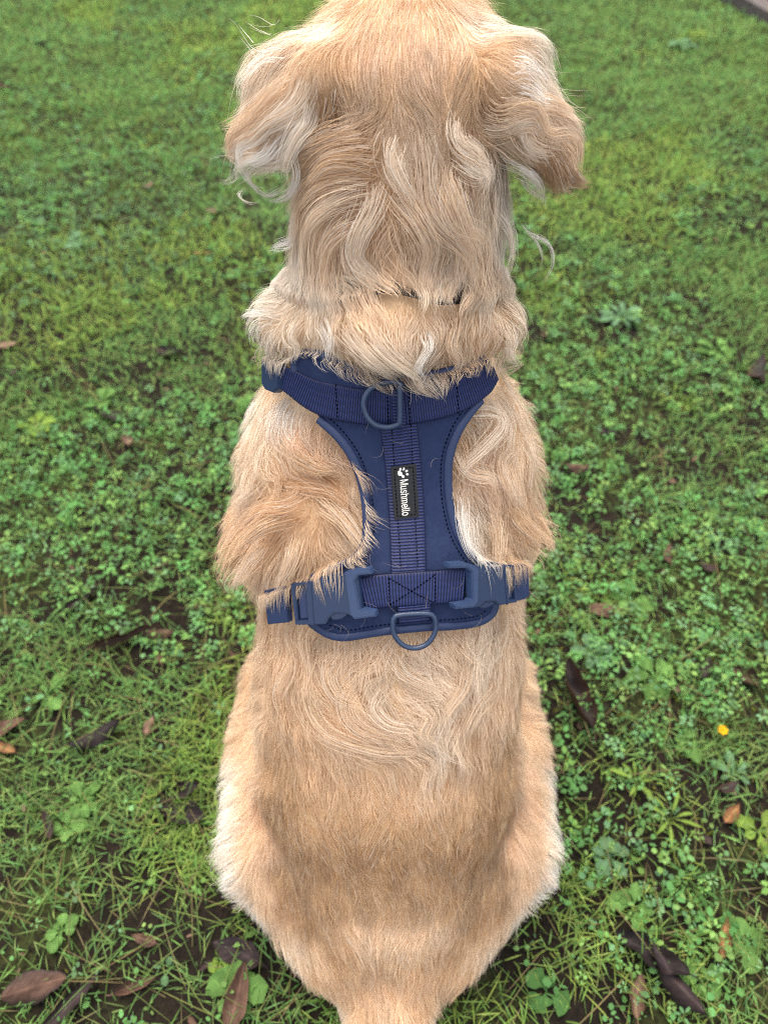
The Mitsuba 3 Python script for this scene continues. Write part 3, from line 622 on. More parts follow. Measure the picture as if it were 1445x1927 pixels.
    (680, 1760, .1, 1, 2.8, 1.0, .3, .6, 0, 'light'), (750, 1760, .0, 1, 2.8, 1.0, .3, .6, 0, 'light'), (820, 1750, -.15, 1, 2.8, 1.0, .3, .6, 0, 'light'), (640, 1790, .4, 1, 2.8, .9, .12, .5, 0, 'gold'), (870, 1780, -.4, 1, 2.8, .9, .12, .5, 0, 'gold'), (720, 1830, .1, 1, 3, 1.0, .15, .5, 0, 'gold'), (800, 1830, -.1, 1, 3, 1.0, .15, .5, 0, 'gold'), (735, 1900, 0, 1, 3.5, 1.2, .15, .5, .1, 'light'), (690, 1890, .1, 1, 3.5, 1.2, .15, .5, .1, 'gold'), (790, 1890, -.1, 1, 3.5, 1.2, .15, .5, .1, 'gold'),
    # haunches
    (478, 1400, -.3, 1, 2.8, .9, .08, .35, .1, 'light'), (480, 1500, -.35, 1, 2.8, .9, .08, .35, .05, 'pink'), (468, 1480, -.6, .8, 3.2, 1.2, .1, .4, .3, 'light'), (476, 1580, -.4, 1, 3, 1.0, .08, .35, .15, 'light'), (510, 1600, -.1, 1, 2.6, .8, .08, .35, 0, 'pink'), (484, 1680, -.1, 1, 3, 1.0, .08, .4, .1, 'light'), (530, 1700, .25, 1, 2.6, .8, .08, .35, 0, 'taupe'), (520, 1760, .3, 1, 2.6, .9, .08, .4, .05, 'light'), (590, 1790, .4, 1, 2.6, .9, .08, .4, 0, 'light'), (600, 1850, .5, 1, 2.8, 1.0, .08, .4, .05, 'gold'),
    (442, 1500, -.95, .4, 4.2, 2.6, .1, .4, .5, 'white'), (436, 1580, -.95, .3, 4.6, 3.0, .1, .4, .5, 'white'), (440, 1660, -.9, .5, 4.6, 3.0, .1, .4, .5, 'white'), (472, 1740, -.7, .8, 3.4, 1.8, .1, .5, .4, 'white'), (1036, 1500, .95, .4, 4.2, 2.6, .1, .4, .5, 'white'), (1044, 1580, .95, .3, 4.6, 3.0, .1, .4, .5, 'white'), (1036, 1660, .9, .5, 4.6, 3.0, .1, .4, .5, 'white'), (1000, 1740, .7, .8, 3.4, 1.8, .1, .5, .4, 'white'),
    (508, 1450, .0, 1, 1.6, .4, .05, .3, 0, 'tan'), (514, 1540, .05, 1, 1.6, .4, .05, .3, 0, 'brown'), (524, 1630, .15, 1, 1.8, .5, .05, .3, 0, 'brown'), (963, 1450, .0, 1, 1.6, .4, .05, .3, 0, 'tan'), (957, 1540, -.05, 1, 1.6, .4, .05, .3, 0, 'brown'), (948, 1630, -.15, 1, 1.8, .5, .05, .3, 0, 'brown'),  # crease between back and haunch: its shade painted as dark hair
    (575, 1735, .3, 1, 2.2, .6, .1, .5, 0, 'taupe'), (622, 1795, .4, 1, 2.2, .6, .1, .5, 0, 'tan'), (905, 1735, -.3, 1, 2.2, .6, .1, .5, 0, 'taupe'), (868, 1790, -.4, 1, 2.2, .6, .1, .5, 0, 'tan'), (540, 1780, .35, 1, 2.6, 1.1, .08, .45, 0, 'cream'), (935, 1780, -.35, 1, 2.6, 1.1, .08, .45, 0, 'cream'),  # taupe and tan paint the crease shade inside the paler haunch ridge
    (912, 150, -.2, 1, 2.4, .4, .1, .4, 0, 'tan'), (918, 195, -.1, 1, 2.4, .4, .1, .4, 0, 'taupe'), (630, 140, .05, 1, 2.4, .4, .1, .4, 0, 'tan'), (620, 190, .05, 1, 2.4, .4, .1, .4, 0, 'brown'), (626, 235, 0, 1, 2.6, .5, .1, .4, 0, 'taupe'),  # ear roots: darker hair colours stand for shade in the crease
    (935, 655, .0, 1, 2.8, 1.4, .2, .6, .05, 'light'), (945, 700, .0, 1, 2.4, 1.3, .2, .6, .05, 'cream'), (760, 573, .1, 1, 3.0, 1.2, .25, .6, 0, 'light'), (845, 570, .1, 1, 3.0, 1.2, .25, .6, 0, 'light'), (690, 575, .1, 1, 3.0, 1.2, .25, .6, 0, 'light'), (910, 570, .1, 1, 3.0, 1.2, .25, .6, 0, 'cream'), (600, 575, 0, 1, 2.6, 1.2, .25, .6, 0, 'cream'),
    (992, 1400, .3, 1, 2.8, .9, .08, .35, .1, 'light'), (985, 1500, .35, 1, 2.8, .9, .08, .35, .05, 'pink'), (1004, 1480, .6, .8, 3.2, 1.2, .1, .4, .3, 'light'), (1000, 1580, .4, 1, 3, 1.0, .08, .35, .15, 'light'), (970, 1600, .1, 1, 2.6, .8, .08, .35, 0, 'pink'), (988, 1680, .1, 1, 3, 1.0, .08, .4, .1, 'light'), (940, 1700, -.25, 1, 2.6, .8, .08, .35, 0, 'taupe'), (950, 1760, -.3, 1, 2.6, .9, .08, .4, .05, 'light'), (890, 1790, -.4, 1, 2.6, .9, .08, .4, 0, 'light'), (870, 1850, -.5, 1, 2.8, 1.0, .08, .4, .05, 'gold'),
]
# the locks one can follow one by one: each is a path over the coat, in the photograph's measure, with colour, thickness mm and hairs
LOCKS = [
    ('white', 5, 110, [(574, 174), (562, 212), (540, 224), (507, 239), (482, 262), (462, 269), (449, 275), (449, 299), (447, 321), (437, 339), (420, 345), (402, 333)]),
    ('cream', 6, 120, [(580, 150), (560, 190), (530, 215), (500, 235), (470, 262), (445, 268)]), ('white', 4, 90, [(540, 249), (520, 269), (507, 286), (487, 299), (462, 306), (451, 314)]),
    ('white', 4, 90, [(549, 274), (525, 299), (500, 306), (470, 303), (454, 311), (457, 324), (472, 344), (487, 354), (507, 351)]), ('white', 3, 70, [(557, 269), (552, 294), (559, 324), (554, 349), (540, 369), (512, 379), (482, 366)]),
    ('white', 3.5, 80, [(520, 290), (480, 310), (462, 324), (475, 349), (500, 369), (525, 359), (549, 349)]), ('white', 2, 40, [(470, 345), (451, 366), (462, 379), (482, 381), (495, 371)]), ('cream', 5, 100, [(590, 190), (580, 230), (560, 255), (545, 285), (535, 320), (540, 350)]),
    ('light', 6, 120, [(560, 130), (520, 160), (480, 200), (440, 230), (412, 238)]), ('gold', 6, 120, [(540, 190), (500, 225), (460, 250), (425, 270)]), ('white', 4, 80, [(540, 100), (500, 105), (470, 130), (440, 160)]), ('white', 11, 22, [(510, 90), (480, 70), (450, 45), (432, 30)]),
    ('light', 6, 120, [(914, 192), (934, 207), (959, 202), (984, 197), (1009, 207), (1022, 237), (1034, 252), (1071, 249), (1094, 262)]), ('cream', 5, 110, [(909, 237), (934, 244), (954, 242), (977, 232), (1009, 232), (1022, 250), (1050, 262)]),
    ('cream', 5, 100, [(979, 229), (984, 249), (997, 274), (1022, 286), (1054, 286)]), ('white', 5, 110, [(934, 299), (967, 311), (992, 326), (1012, 346), (1017, 369), (1012, 394)]), ('white', 3, 80, [(979, 321), (992, 349), (1002, 361), (1024, 374), (1024, 392)]),
    ('cream', 6, 120, [(865, 217), (862, 244), (872, 269), (900, 289), (920, 324), (908, 338)]), ('light', 7, 150, [(847, 299), (842, 331), (852, 361), (865, 399), (880, 440), (895, 470), (890, 505)]), ('white', 5, 100, [(960, 120), (990, 120), (1015, 140), (1035, 165)]),
    ('white', 4, 80, [(970, 160), (1000, 170), (1025, 190), (1050, 195)]), ('light', 5, 100, [(1010, 190), (1040, 195), (1070, 210), (1090, 225)]), ('brown', 6, 130, [(1040, 270), (1065, 300), (1080, 330), (1095, 345), (1115, 348)]), ('taupe', 6, 130, [(1010, 270), (1035, 310), (1050, 350), (1062, 385)]), ('brown', 5, 90, [(610, 165), (612, 195), (608, 225), (612, 250)]),  # the last brown lock paints the dark gap beside the left ear
    ('light', 8, 170, [(790, 241), (800, 317), (805, 379), (831, 425), (866, 456), (892, 486), (897, 532), (882, 570)]), ('light', 8, 170, [(728, 328), (759, 379), (790, 425), (810, 471), (800, 512), (795, 556)]), ('cream', 7, 150, [(708, 338), (697, 389), (672, 445), (667, 491), (708, 532), (733, 550)]),
    ('gold', 7, 150, [(690, 246), (656, 252), (610, 262), (559, 287)]), ('gold', 7, 150, [(718, 307), (667, 297), (610, 307), (569, 348)]), ('light', 7, 150, [(708, 358), (656, 369), (600, 399), (575, 435), (564, 476)]), ('gold', 7, 150, [(700, 330), (640, 335), (590, 355), (556, 395)]), ('gold', 7, 140, [(700, 410), (650, 425), (615, 460), (600, 505)]),
    ('cream', 6, 130, [(856, 287), (892, 317), (918, 328), (902, 369)]), ('light', 7, 140, [(851, 317), (841, 379), (861, 425), (907, 445), (912, 491)]), ('white', 3, 50, [(975, 400), (994, 435), (1035, 461), (1040, 502), (1015, 538)]), ('white', 3, 50, [(985, 420), (1010, 455), (1020, 490), (1005, 520)]), ('white', 5, 90, [(570, 430), (545, 455), (520, 462), (500, 474)]), ('cream', 5, 100, [(935, 390), (960, 430), (965, 480), (950, 530)]),
    ('cream', 6, 120, [(750, 260), (740, 300), (760, 350), (785, 385)]), ('cream', 5, 100, [(800, 500), (790, 530), (800, 560), (795, 590)]), ('light', 5, 110, [(838, 505), (852, 535), (846, 560), (856, 585)]), ('cream', 4, 90, [(862, 500), (838, 530), (836, 556), (828, 580)]), ('cream', 5, 110, [(820, 500), (825, 535), (818, 565), (826, 590)]), ('light', 5, 100, [(870, 520), (885, 550), (872, 580), (865, 600)]), ('light', 6, 110, [(700, 500), (722, 530), (745, 548), (752, 562)]),
    ('light', 6, 130, [(886, 1250), (872, 1300), (845, 1338), (826, 1375)]), ('light', 7, 150, [(581, 1265), (581, 1330), (612, 1378), (665, 1404), (728, 1419), (807, 1417)]), ('light', 7, 150, [(697, 1269), (655, 1317), (665, 1359), (718, 1390), (781, 1406)]), ('cream', 5, 110, [(833, 1350), (823, 1390), (830, 1427), (822, 1455)]),
    ('cream', 6, 120, [(939, 1195), (907, 1225), (897, 1285), (905, 1320)]), ('light', 6, 120, [(545, 1215), (548, 1260), (525, 1310), (535, 1350)]), ('light', 6, 120, [(640, 1225), (620, 1270), (640, 1310), (690, 1330)]), ('light', 5, 110, [(740, 1230), (760, 1265), (800, 1290), (840, 1300)]), ('light', 6, 130, [(930, 1290), (900, 1330), (880, 1370), (870, 1410)]), ('cream', 5, 100, [(720, 1290), (700, 1330), (730, 1365), (790, 1375)]), ('light', 5, 110, [(760, 1320), (810, 1350), (800, 1390), (850, 1420)]),
    ('cream', 6, 130, [(885, 771), (933, 775), (945, 805), (905, 850), (872, 880), (865, 910)]), ('light', 6, 120, [(856, 839), (880, 888), (928, 902), (933, 936)]), ('white', 7, 150, [(872, 930), (874, 984), (886, 1035), (908, 1070)]), ('light', 7, 150, [(933, 965), (938, 1023), (933, 1088)]), ('light', 6, 120, [(975, 830), (945, 870), (960, 920), (985, 960)]), ('gold', 6, 120, [(960, 950), (985, 985), (1015, 1010), (1030, 1035)]),
    ('gold', 6, 130, [(540, 850), (575, 872), (603, 884), (632, 884)]), ('light', 6, 130, [(594, 936), (642, 975), (668, 1010), (690, 1045)]), ('rust', 6, 130, [(520, 905), (570, 915), (620, 925), (655, 950)]), ('gold', 7, 150, [(560, 965), (500, 985), (455, 1020), (425, 1060)]), ('light', 6, 130, [(500, 1020), (470, 1060), (445, 1095), (440, 1120)]), ('rust', 6, 130, [(580, 935), (540, 955), (490, 960), (455, 985)]), ('light', 6, 120, [(560, 1010), (550, 1050), (530, 1090), (520, 1115)]),
    ('cream', 6, 110, [(640, 610), (660, 640), (700, 680), (745, 715)]), ('cream', 6, 110, [(690, 620), (720, 660), (755, 690), (790, 715)]), ('white', 5, 100, [(800, 620), (810, 655), (790, 690), (800, 715)]), ('light', 6, 110, [(860, 610), (850, 650), (865, 680), (850, 705)]), ('cream', 5, 100, [(560, 600), (545, 630), (560, 655), (552, 680)]), ('white', 4, 80, [(515, 590), (490, 585), (465, 590), (450, 600)]), ('cream', 5, 100, [(950, 610), (965, 640), (960, 665), (975, 690)]), ('white', 4, 80, [(600, 600), (620, 640), (615, 670), (630, 690)]),
]

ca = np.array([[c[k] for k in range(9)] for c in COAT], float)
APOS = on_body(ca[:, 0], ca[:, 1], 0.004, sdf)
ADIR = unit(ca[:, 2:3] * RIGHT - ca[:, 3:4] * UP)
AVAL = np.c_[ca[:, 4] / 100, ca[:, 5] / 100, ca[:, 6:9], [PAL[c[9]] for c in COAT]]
# the pale fringe of the haunches goes on round their outer sides
fr_ = np.array([k for k, c in enumerate(COAT) if c[9] == 'white' and c[1] >= 1500])
for dd in (0.02, 0.045, 0.07):
    q = APOS[fr_] + dd * FWD
    for _ in range(6):
        q = q - (sdf(q) - 0.003)[:, None] * sdf_normal(q)
    APOS, ADIR, AVAL = np.vstack([APOS, q]), np.vstack([ADIR, ADIR[fr_]]), np.vstack([AVAL, AVAL[fr_]])
# the coat round each lock runs with it
lpos, ldir, lval = [], [], []
_t0 = cKDTree(APOS[:len(COAT)])
for name, mm, n_, px in LOCKS:
    c = smooth_path(px, max(5, len(px) + 2))
    q = on_body(c[:, 0], c[:, 1], 0.004, sdf)
    g = np.gradient(c, axis=0)
    dd, ii = _t0.query(q, k=4)
    ww = 1 / (dd + 0.005) ** 2
    val = (ww[..., None] * AVAL[ii]).sum(1) / ww.sum(1, keepdims=True)
    val[:, 2] *= 0.45
    val[:, 3] = np.maximum(val[:, 3], 0.6)
    val[:, 5:8] = 0.6 * val[:, 5:8] + 0.4 * np.array(PAL[name])
    lpos.append(q), ldir.append(unit(g[:, :1] * RIGHT - g[:, 1:2] * UP)), lval.append(val)
APOS, ADIR, AVAL = np.vstack([APOS] + lpos), np.vstack([ADIR] + ldir), np.vstack([AVAL] + lval)
# the sides, breast and legs, which face away: plain longer cream hair that hangs down
far = np.array(body.vertices)[::7]
far = far[cKDTree(APOS).query(far)[0] > 0.055]
APOS = np.vstack([APOS, far])
fd = np.tile(unit(np.array([[0, -0.15, -1.0]])), (len(far), 1)) + 0.45 * sdf_normal(far) * [1, 1, 0]
ADIR = np.vstack([ADIR, unit(fd)])
low = far[:, 2] < 0.08
AVAL = np.vstack([AVAL, np.where(low[:, None], [[0.015, 0.004, .05, .3, .1, *PAL['cream']]], [[0.036, 0.017, .12, .5, .35, *PAL['light']]])])
ATREE = cKDTree(APOS)


def coat(p, k=6):
    """Direction and coat values at points, blended from the nearest measured places."""
    d, i = ATREE.query(p, k=k)
    w = 1.0 / (d + 0.005) ** 4
    w /= w.sum(1, keepdims=True)
    return (w[..., None] * ADIR[i]).sum(1), (w[..., None] * AVAL[i]).sum(1)


def foot_lift():
    """How high over the skin hair must pass where the harness lies: a grid in chart coordinates."""
    x0, y0, x1, y1 = foot.bounds
    X, Y = np.meshgrid(np.arange(x0 - 0.03, x1 + 0.03, 0.002), np.arange(y0 - 0.03, y1 + 0.03, 0.002), indexing='ij')
    on = contains_xy(foot.buffer(0.001), X.ravel(), Y.ravel()).reshape(X.shape).astype(float)
    return (x0 - 0.03, y0 - 0.03), on, np.clip(gaussian_filter(on, 1.5) * 1.4, 0, 1)


F0, FOOT_ON, FOOT_SOFT = foot_lift()


def under(p, field):
    q = p - ORIG
    c = np.stack([(q[..., 0] - F0[0]) / 0.002, (q @ SPINE - F0[1]) / 0.002])
    front = (q @ BACKN) > -0.115
    return map_coordinates(field, c.reshape(2, -1), order=1, mode='constant').reshape(p.shape[:-1]) * front


KP = 9                                                                  # points along a hair


def grow(p0, seed, steps=KP):
    """Guide hairs: combed along the coat's direction over the body, waving, held at the coat's depth, lifted over the harness."""
    r = np.random.default_rng(seed)
    n = len(p0)
    d0, v = coat(p0)
    L, H, wave, clump, free = v[:, 0], v[:, 1], v[:, 2], v[:, 3], v[:, 4]
    L = L * r.uniform(0.75, 1.15, n)
    H = H * (0.30 + 0.95 * meshkit.noise(p0 * 75, 4)) * r.uniform(0.6, 1.1, n)
    swirl = (meshkit.fbm(p0 * 28, 2, 3) - 0.5) * 2.4 * wave + (meshkit.noise(p0 * 90, 5) - 0.5) * 0.5
    ph = meshkit.noise(p0 * 45, 9) * 9.0 + r.uniform(-0.3, 0.3, n)
    fr = (0.75 + 0.6 * meshkit.noise(p0 * 30, 6)) / 0.045
    p, d = p0.copy(), None
    H = H * np.clip((BTREE.query(p0)[0] - 0.010) / 0.028, 0.30, 1)
    P = [p0]
    s = np.zeros(n)
    for k in range(1, steps):
        g, _ = coat(p, 4)
        nrm = sdf_normal(p)
        t = k / (steps - 1)
        a = swirl * (0.5 + 0.8 * t) + wave * 1.9 * np.sin(ph + s * fr * 2 * np.pi)
        g = unit(g - nrm * (g * nrm).sum(1, keepdims=True))
        side = np.cross(nrm, g)
        g = g * np.cos(a)[:, None] + side * np.sin(a)[:, None]
        rise = np.clip(1.0 - t * 1.6, -0.35, 1) * np.minimum(H / L * 2.2, 1.2)
        want = unit(g + nrm * rise[:, None])
        if d is not None:
            fk = np.clip(free * t * 1.6, 0, 0.85)[:, None]
            want = unit(want * (1 - fk) + (d + np.array([0, 0, -0.06])) * fk)
        d = want
        step = L / (steps - 1)
        p = p + d * step[:, None]
        s = s + step
        h = sdf(p)
        goal = H * (1 - np.exp(-3.2 * t)) + 0.0008
        hold = np.clip(1 - free * 1.6 * t, 0.1, 1)
        move = np.where(h > goal, (goal - h) * hold * 0.5, (goal - h) * 0.8)
        p = p + sdf_normal(p) * move[:, None]
        P.append(p)
    return np.stack(P, 1), v


def over_harness(P, keep):
    """Pushes hair that crosses the harness outside it."""
    u = under(P, FOOT_SOFT)
    hs = sdf_s(P.reshape(-1, 3)).reshape(P.shape[:2])
    need = u * (0.021 + keep)
    push = np.clip(need - hs, 0, None) * (hs > -0.03)
    P = P + push[..., None] * normal_s(P.reshape(-1, 3)).reshape(P.shape)
    for tree, half, top in ((BTREE, 0.0185, 0.0185), (CTREE, 0.0150, 0.0110)):
        d = tree.query(P.reshape(-1, 3))[0].reshape(P.shape[:2])
        h = sdf(P.reshape(-1, 3)).reshape(P.shape[:2])
        u = np.clip((half + 0.006 - d) / 0.008, 0, 1)
        push = np.clip(u * (top + keep * 0.6) - h, 0, None)
        push[:, 0] = 0
        P = P + push[..., None] * sdf_normal(P.reshape(-1, 3)).reshape(P.shape)
    return P


def roots(n, seed):
    """Root points on the skin, denser where the photograph sees them, none under the harness."""
    r = np.random.default_rng(seed)
    tri = np.array(body.triangles)
    c, nrm, area = tri.mean(1), np.array(body.face_normals), np.array(body.area_faces)
    to = unit(CAM - c)
    facing = (nrm * to).sum(1)
    w = area * np.where(facing > -0.25, 1.0, 0.10)
    w = w * np.where(c[:, 2] > 0.66, 1.5, 1.0) * np.where(c[:, 2] > 0.80, 1.35, 1.0) * np.where((c[:, 2] < 0.10) & (c[:, 1] > 0.25), 0.3, 1.0) * np.where(c[:, 1] < 0.0, 0.4, 1.0)
    w = w * np.where((c[:, 1] > 0.70) & (c[:, 2] > 0.6), 0.3, 1.0)
    f = r.choice(len(c), n, p=w / w.sum())
    a, b = r.random((2, n))
    a, b = np.where(a + b > 1, 1 - a, a), np.where(a + b > 1, 1 - b, b)
    t = tri[f]
    p = t[:, 0] + a[:, None] * (t[:, 1] - t[:, 0]) + b[:, None] * (t[:, 2] - t[:, 0])
    p = p[under(p, FOOT_ON) < 0.4]
    p = p[(BTREE.query(p)[0] > 0.0195) & ((CTREE.query(p)[0] > 0.0135) | (p[:, 0] < -0.006) | (p[:, 0] > 0.064))]
    p = p[p[:, 2] > 0.004]
    return p


def region(p):
    """Which part of the coat a root belongs to."""
    ear = np.zeros(len(p), int)
    for k, s in ((1, -1), (2, 1)):
        ends = [at(*q) for a, b, *_ in EARS[s] for q in (a, b)]
        d = cKDTree(np.vstack([np.linspace(at(*a), at(*b), 8) for a, b, *_ in EARS[s]])).query(p)[0]
        ear[d < 0.019] = k
    out = np.where(ear > 0, ear, 0)
    head = (p - np.array([0, 0.53, 0.715])) @ unit(np.array([0, 0.25, 1.0])) > 0
    neck = ~head & ((p - np.array([0, 0.47, 0.655])) @ unit(np.array([0, 0.35, 1.0])) > 0)
    thigh = (p[:, 2] < 0.34) & (np.abs(p[:, 0] - DX) > 0.125) & (p[:, 1] < 0.46)
    return np.where(out > 0, out, np.where(head, 3, np.where(neck, 4, np.where(thigh, 5, np.where(p[:, 1] < 0.045, 6, 0)))))


def ribbons(P, width, normal, roll, col):
    """Hairs as tapering ribbons with a colour at every point."""
    n, k = P.shape[:2]
    t = unit(np.gradient(P, axis=1))
    side = unit(np.cross(t, normal[:, None]))
    up = np.cross(side, t)
    c, s = np.cos(roll)[:, None, None], np.sin(roll)[:, None, None]
    w = side * c + up * s
    nn = np.cross(t, w)
    taper = np.interp(np.linspace(0, 1, k), [0, 0.1, 0.6, 1], [0.75, 1.0, 0.85, 0.12])
    off = w * (width[:, None] * taper[None] / 2)[..., None]
    v = np.stack([P - off, P + off], 2).reshape(-1, 3)
    i, j = np.meshgrid(np.arange(n), np.arange(k - 1), indexing='ij')
    b = (i * k + j) * 2
    q = np.stack([b, b + 1, b + 3, b + 2], -1).reshape(-1, 4)
    f = np.vstack([q[:, [0, 1, 2]], q[:, [0, 2, 3]]])
    nv = np.repeat(nn[:, :, None], 2, 2).reshape(-1, 3)
    cv = np.repeat(col[:, :, None], 2, 2).reshape(-1, 3)
    return v, f, nv, cv


def fur_shape(parts):
    vs, fs, ns, cs, o = [], [], [], [], 0
    for v, f, n, c in parts:
        vs.append(v), fs.append(f + o), ns.append(n), cs.append(c)
        o += len(v)
    path = meshkit.write_ply((np.vstack(vs), np.vstack(fs)), False, None, np.clip(np.vstack(cs), 0, 0.9), normals=np.vstack(ns))
    return {'type': 'ply', 'filename': path, 'face_normals': False, 'bsdf': {'type': 'ref', 'id': 'fur_look'}}


N_HAIR, N_GUIDE = 130000, 14000
groots = roots(N_GUIDE, 11)
GP, GV = grow(groots, 12)
hr = roots(N_HAIR, 13)
_, hv = coat(hr)
gt = cKDTree(groots)
gd, gi = gt.query(hr, k=3)
# a coarser set of guides gathers the long hair into locks
lock = groots[np.random.default_rng(14).permutation(len(groots))[:3600]]
lock_id = gt.query(lock)[1]
ld, li = cKDTree(lock).query(hr + np.random.default_rng(15).normal(0, 0.0022, hr.shape))
L_of = lock_id[li]
r16 = np.random.default_rng(16)
t = np.linspace(0, 1, KP)[None, :, None]
w = 1.0 / (gd + 0.002)
w /= w.sum(1, keepdims=True)
rel = (GP[gi] - groots[gi][:, :, None]) * w[..., None, None]
smooth_hair = hr[:, None] + rel.sum(1)
cl = hv[:, 3][:, None, None]
c2 = np.clip(cl * 1.15 - 0.15, 0, 0.78) * t ** 0.9
toward = GP[L_of] + (hr - groots[L_of])[:, None] * (1 - 0.9 * t)
c1 = GP[gi[:, 0]] + (hr - groots[gi[:, 0]])[:, None] * (1 - cl * t ** 1.1)
P = smooth_hair * (1 - cl * t) + c1 * (cl * t)
P = P * (1 - c2) + toward * c2
lenf = r16.uniform(0.72, 1.08, len(hr))[:, None, None]
P = hr[:, None] + (P - hr[:, None]) * lenf
stray = r16.normal(0, 1, (len(hr), 1, 3)) * (0.0011 + 0.0046 * (r16.random((len(hr), 1, 1)) < 0.07)) * t ** 1.5 * np.clip(hv[:, 0] / 0.03, 0.5, 1.6)[:, None, None]
P = P + stray
P = over_harness(P, r16.uniform(0, 0.006, len(hr))[:, None])
P[:, 0] = hr
h = sdf(P)
P = P + (np.clip(0.0008 - h, 0, 0.02) * (t[..., 0] > 0))[..., None] * sdf_normal(P)
# colour: the coat's patches with crease shade painted in, each lock a little its own, pale hairs mixed in, tips lighter
tone = 1 + 0.50 * (meshkit.noise(lock[li] * 400, 21) - 0.5) + 0.22 * (meshkit.fbm(hr * 22, 3, 22) - 0.5)
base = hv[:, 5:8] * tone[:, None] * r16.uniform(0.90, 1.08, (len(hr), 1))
pale = (r16.random(len(hr)) < 0.08)[:, None]
base = np.where(pale, base * 0.65 + np.array(PAL['white']) * 0.35, base)
dark = (r16.random(len(hr)) < 0.05)[:, None]
base = np.where(dark, base * np.array([0.80, 0.75, 0.7]), base)
tipc = base * 0.80 + np.array(PAL['cream']) * 0.22
col = base[:, None] * (1 - t ** 1.5) + tipc[:, None] * t ** 1.5
width = r16.uniform(0.00030, 0.00056, len(hr)) * np.where(hr[:, 2] > 0.80, 0.75, 1.0)
nrm = sdf_normal(hr)
roll = r16.normal(0, 0.32, len(hr))
reg = region(hr)
def lock_hairs(seed=33):
    """Hairs gathered along the paths above, loose at the root, drawn together and parting again at the tip."""
    r = np.random.default_rng(seed)
    out, cols, wid, keep, rg = [], [], [], [], []
    for name, mm, n, px in LOCKS:
        px = np.array(px, float)
        _, v = coat(on_body(px[:, 0], px[:, 1], 0.004, sdf))
        u = np.linspace(0, 1, len(px))
        on_back = px[0, 1] > 1150
        lift = (0.72 if on_back else 1.0) * v[:, 1] * (0.35 + 0.75 * np.minimum(u * 2.2, 1)) + 0.0035
        c = np.vstack([on_body(a, b, l, sdf) for (a, b), l in zip(px, lift)])
        z = (c - CAM) @ FWD                                               # a free end hangs near the coat, not far behind it
        for e in range(1, len(z)):
            z[e] = np.clip(z[e], z[e - 1] - 0.012, z[e - 1] + 0.012)
        c = CAM + (c - CAM) * (z / ((c - CAM) @ FWD))[:, None]
        m = 16
        c = smooth_path(c, m)
        t = np.linspace(0, 1, m)
        tan = unit(np.gradient(c, axis=0))
        nr = sdf_normal(c)
        sd = unit(np.cross(tan, nr))
        nr = np.cross(sd, tan)
        n = int(n * (0.34 if on_back else 0.36 if name == 'white' else 0.62))
        a, b = r.normal(0, 1, (2, n))
        rad = mm / 1000 * np.interp(t, [0, 0.35, 0.8, 1], [1.6, 1.15, 0.85, 0.6]) * (1.1 if on_back else 0.9)
        drift = r.normal(0, 0.5, (n, 2))
        H = c[None] + rad[None, :, None] * ((a[:, None] * 0.62 + drift[:, :1] * np.sin(t * 5 + b[:, None]) * 0.5)[..., None] * sd[None] + (b[:, None] * 0.30 + 0.2 * drift[:, 1:] * np.sin(t * 7)[None])[..., None] * nr[None])
        s0, s1 = r.uniform(0, 0.4, n), r.uniform(0.62, 1.0, n)
        uu = s0[:, None] + (s1 - s0)[:, None] * t[None]
        k = np.clip(uu * (m - 1), 0, m - 1.0001)
        i = k.astype(int)
        fr = (k - i)[..., None]
        q = np.arange(n)[:, None]
        H = H[q, i] * (1 - fr) + H[q, i + 1] * fr
        own = 0.9 if name == 'white' else 0.55
        base = (own * np.array(PAL[name]) + (1 - own) * v[:, 5:8].mean(0)) * r.uniform(0.86, 1.12, (n, 1))
        base = np.where(r.random((n, 1)) < 0.2, base * 0.5 + np.array(PAL['white']) * 0.5, base)
        out.append(H), cols.append(np.repeat(base[:, None], m, 1) * (0.92 + 0.16 * t)[None, :, None]), wid.append(r.uniform(0.00030, 0.00055, n)), rg.append(np.repeat(region(c[:1]), n))
    return np.vstack(out), np.vstack(cols), np.concatenate(wid), np.concatenate(rg)


LP, LC, LW, LR = lock_hairs()
LN = sdf_normal(LP[:, 4])
LROLL = np.random.default_rng(34).normal(0, 0.4, len(LP))
names = ['dog__coat', 'dog__ear_fur', 'dog__ear_fur_001', 'dog__head_fur', 'dog__neck_ruff', 'dog__haunch_fur', 'dog__tail_fur']
for k, key in enumerate(names):
    m = reg == k
    if m.any():
        q = LR == k
        more = [ribbons(LP[q], LW[q], LN[q], LROLL[q], LC[q])] if q.any() else []
        scene[key] = fur_shape([ribbons(P[m], width[m], nrm[m], roll[m], col[m])] + more)
        labels[key] = {'kind': 'stuff'}
# shed hairs that cling to the harness
r = np.random.default_rng(77)
x0, y0, x1, y1 = panel.bounds
c = np.stack([r.uniform(x0, x1, 400), r.uniform(y0, y1, 400)], 1)
c = c[contains_xy(panel.buffer(-0.006), c[:, 0], c[:, 1])][:24]
n = len(c)
u = np.linspace(-0.5, 0.5, KP)[None]
th, ln, cu = r.uniform(0, 6.28, (n, 1)), r.uniform(0.008, 0.022, (n, 1)), r.normal(0, 1.2, (n, 1))
ab = np.stack([c[:, :1] + ln * (u * np.cos(th) - cu * u * u * np.sin(th)), c[:, 1:] + ln * (u * np.sin(th) + cu * u * u * np.cos(th))], -1)
H = drape(ab.reshape(-1, 2), HL + 0.0058).reshape(n, KP, 3)
scene['dog_harness__shed_hair'] = fur_shape([ribbons(H, np.full(n, 0.00011), np.tile(BACKN, (n, 1)), np.zeros(n), np.full((n, KP, 3), [0.72, 0.62, 0.5]))])
labels['dog_harness__shed_hair'] = {'kind': 'stuff'}


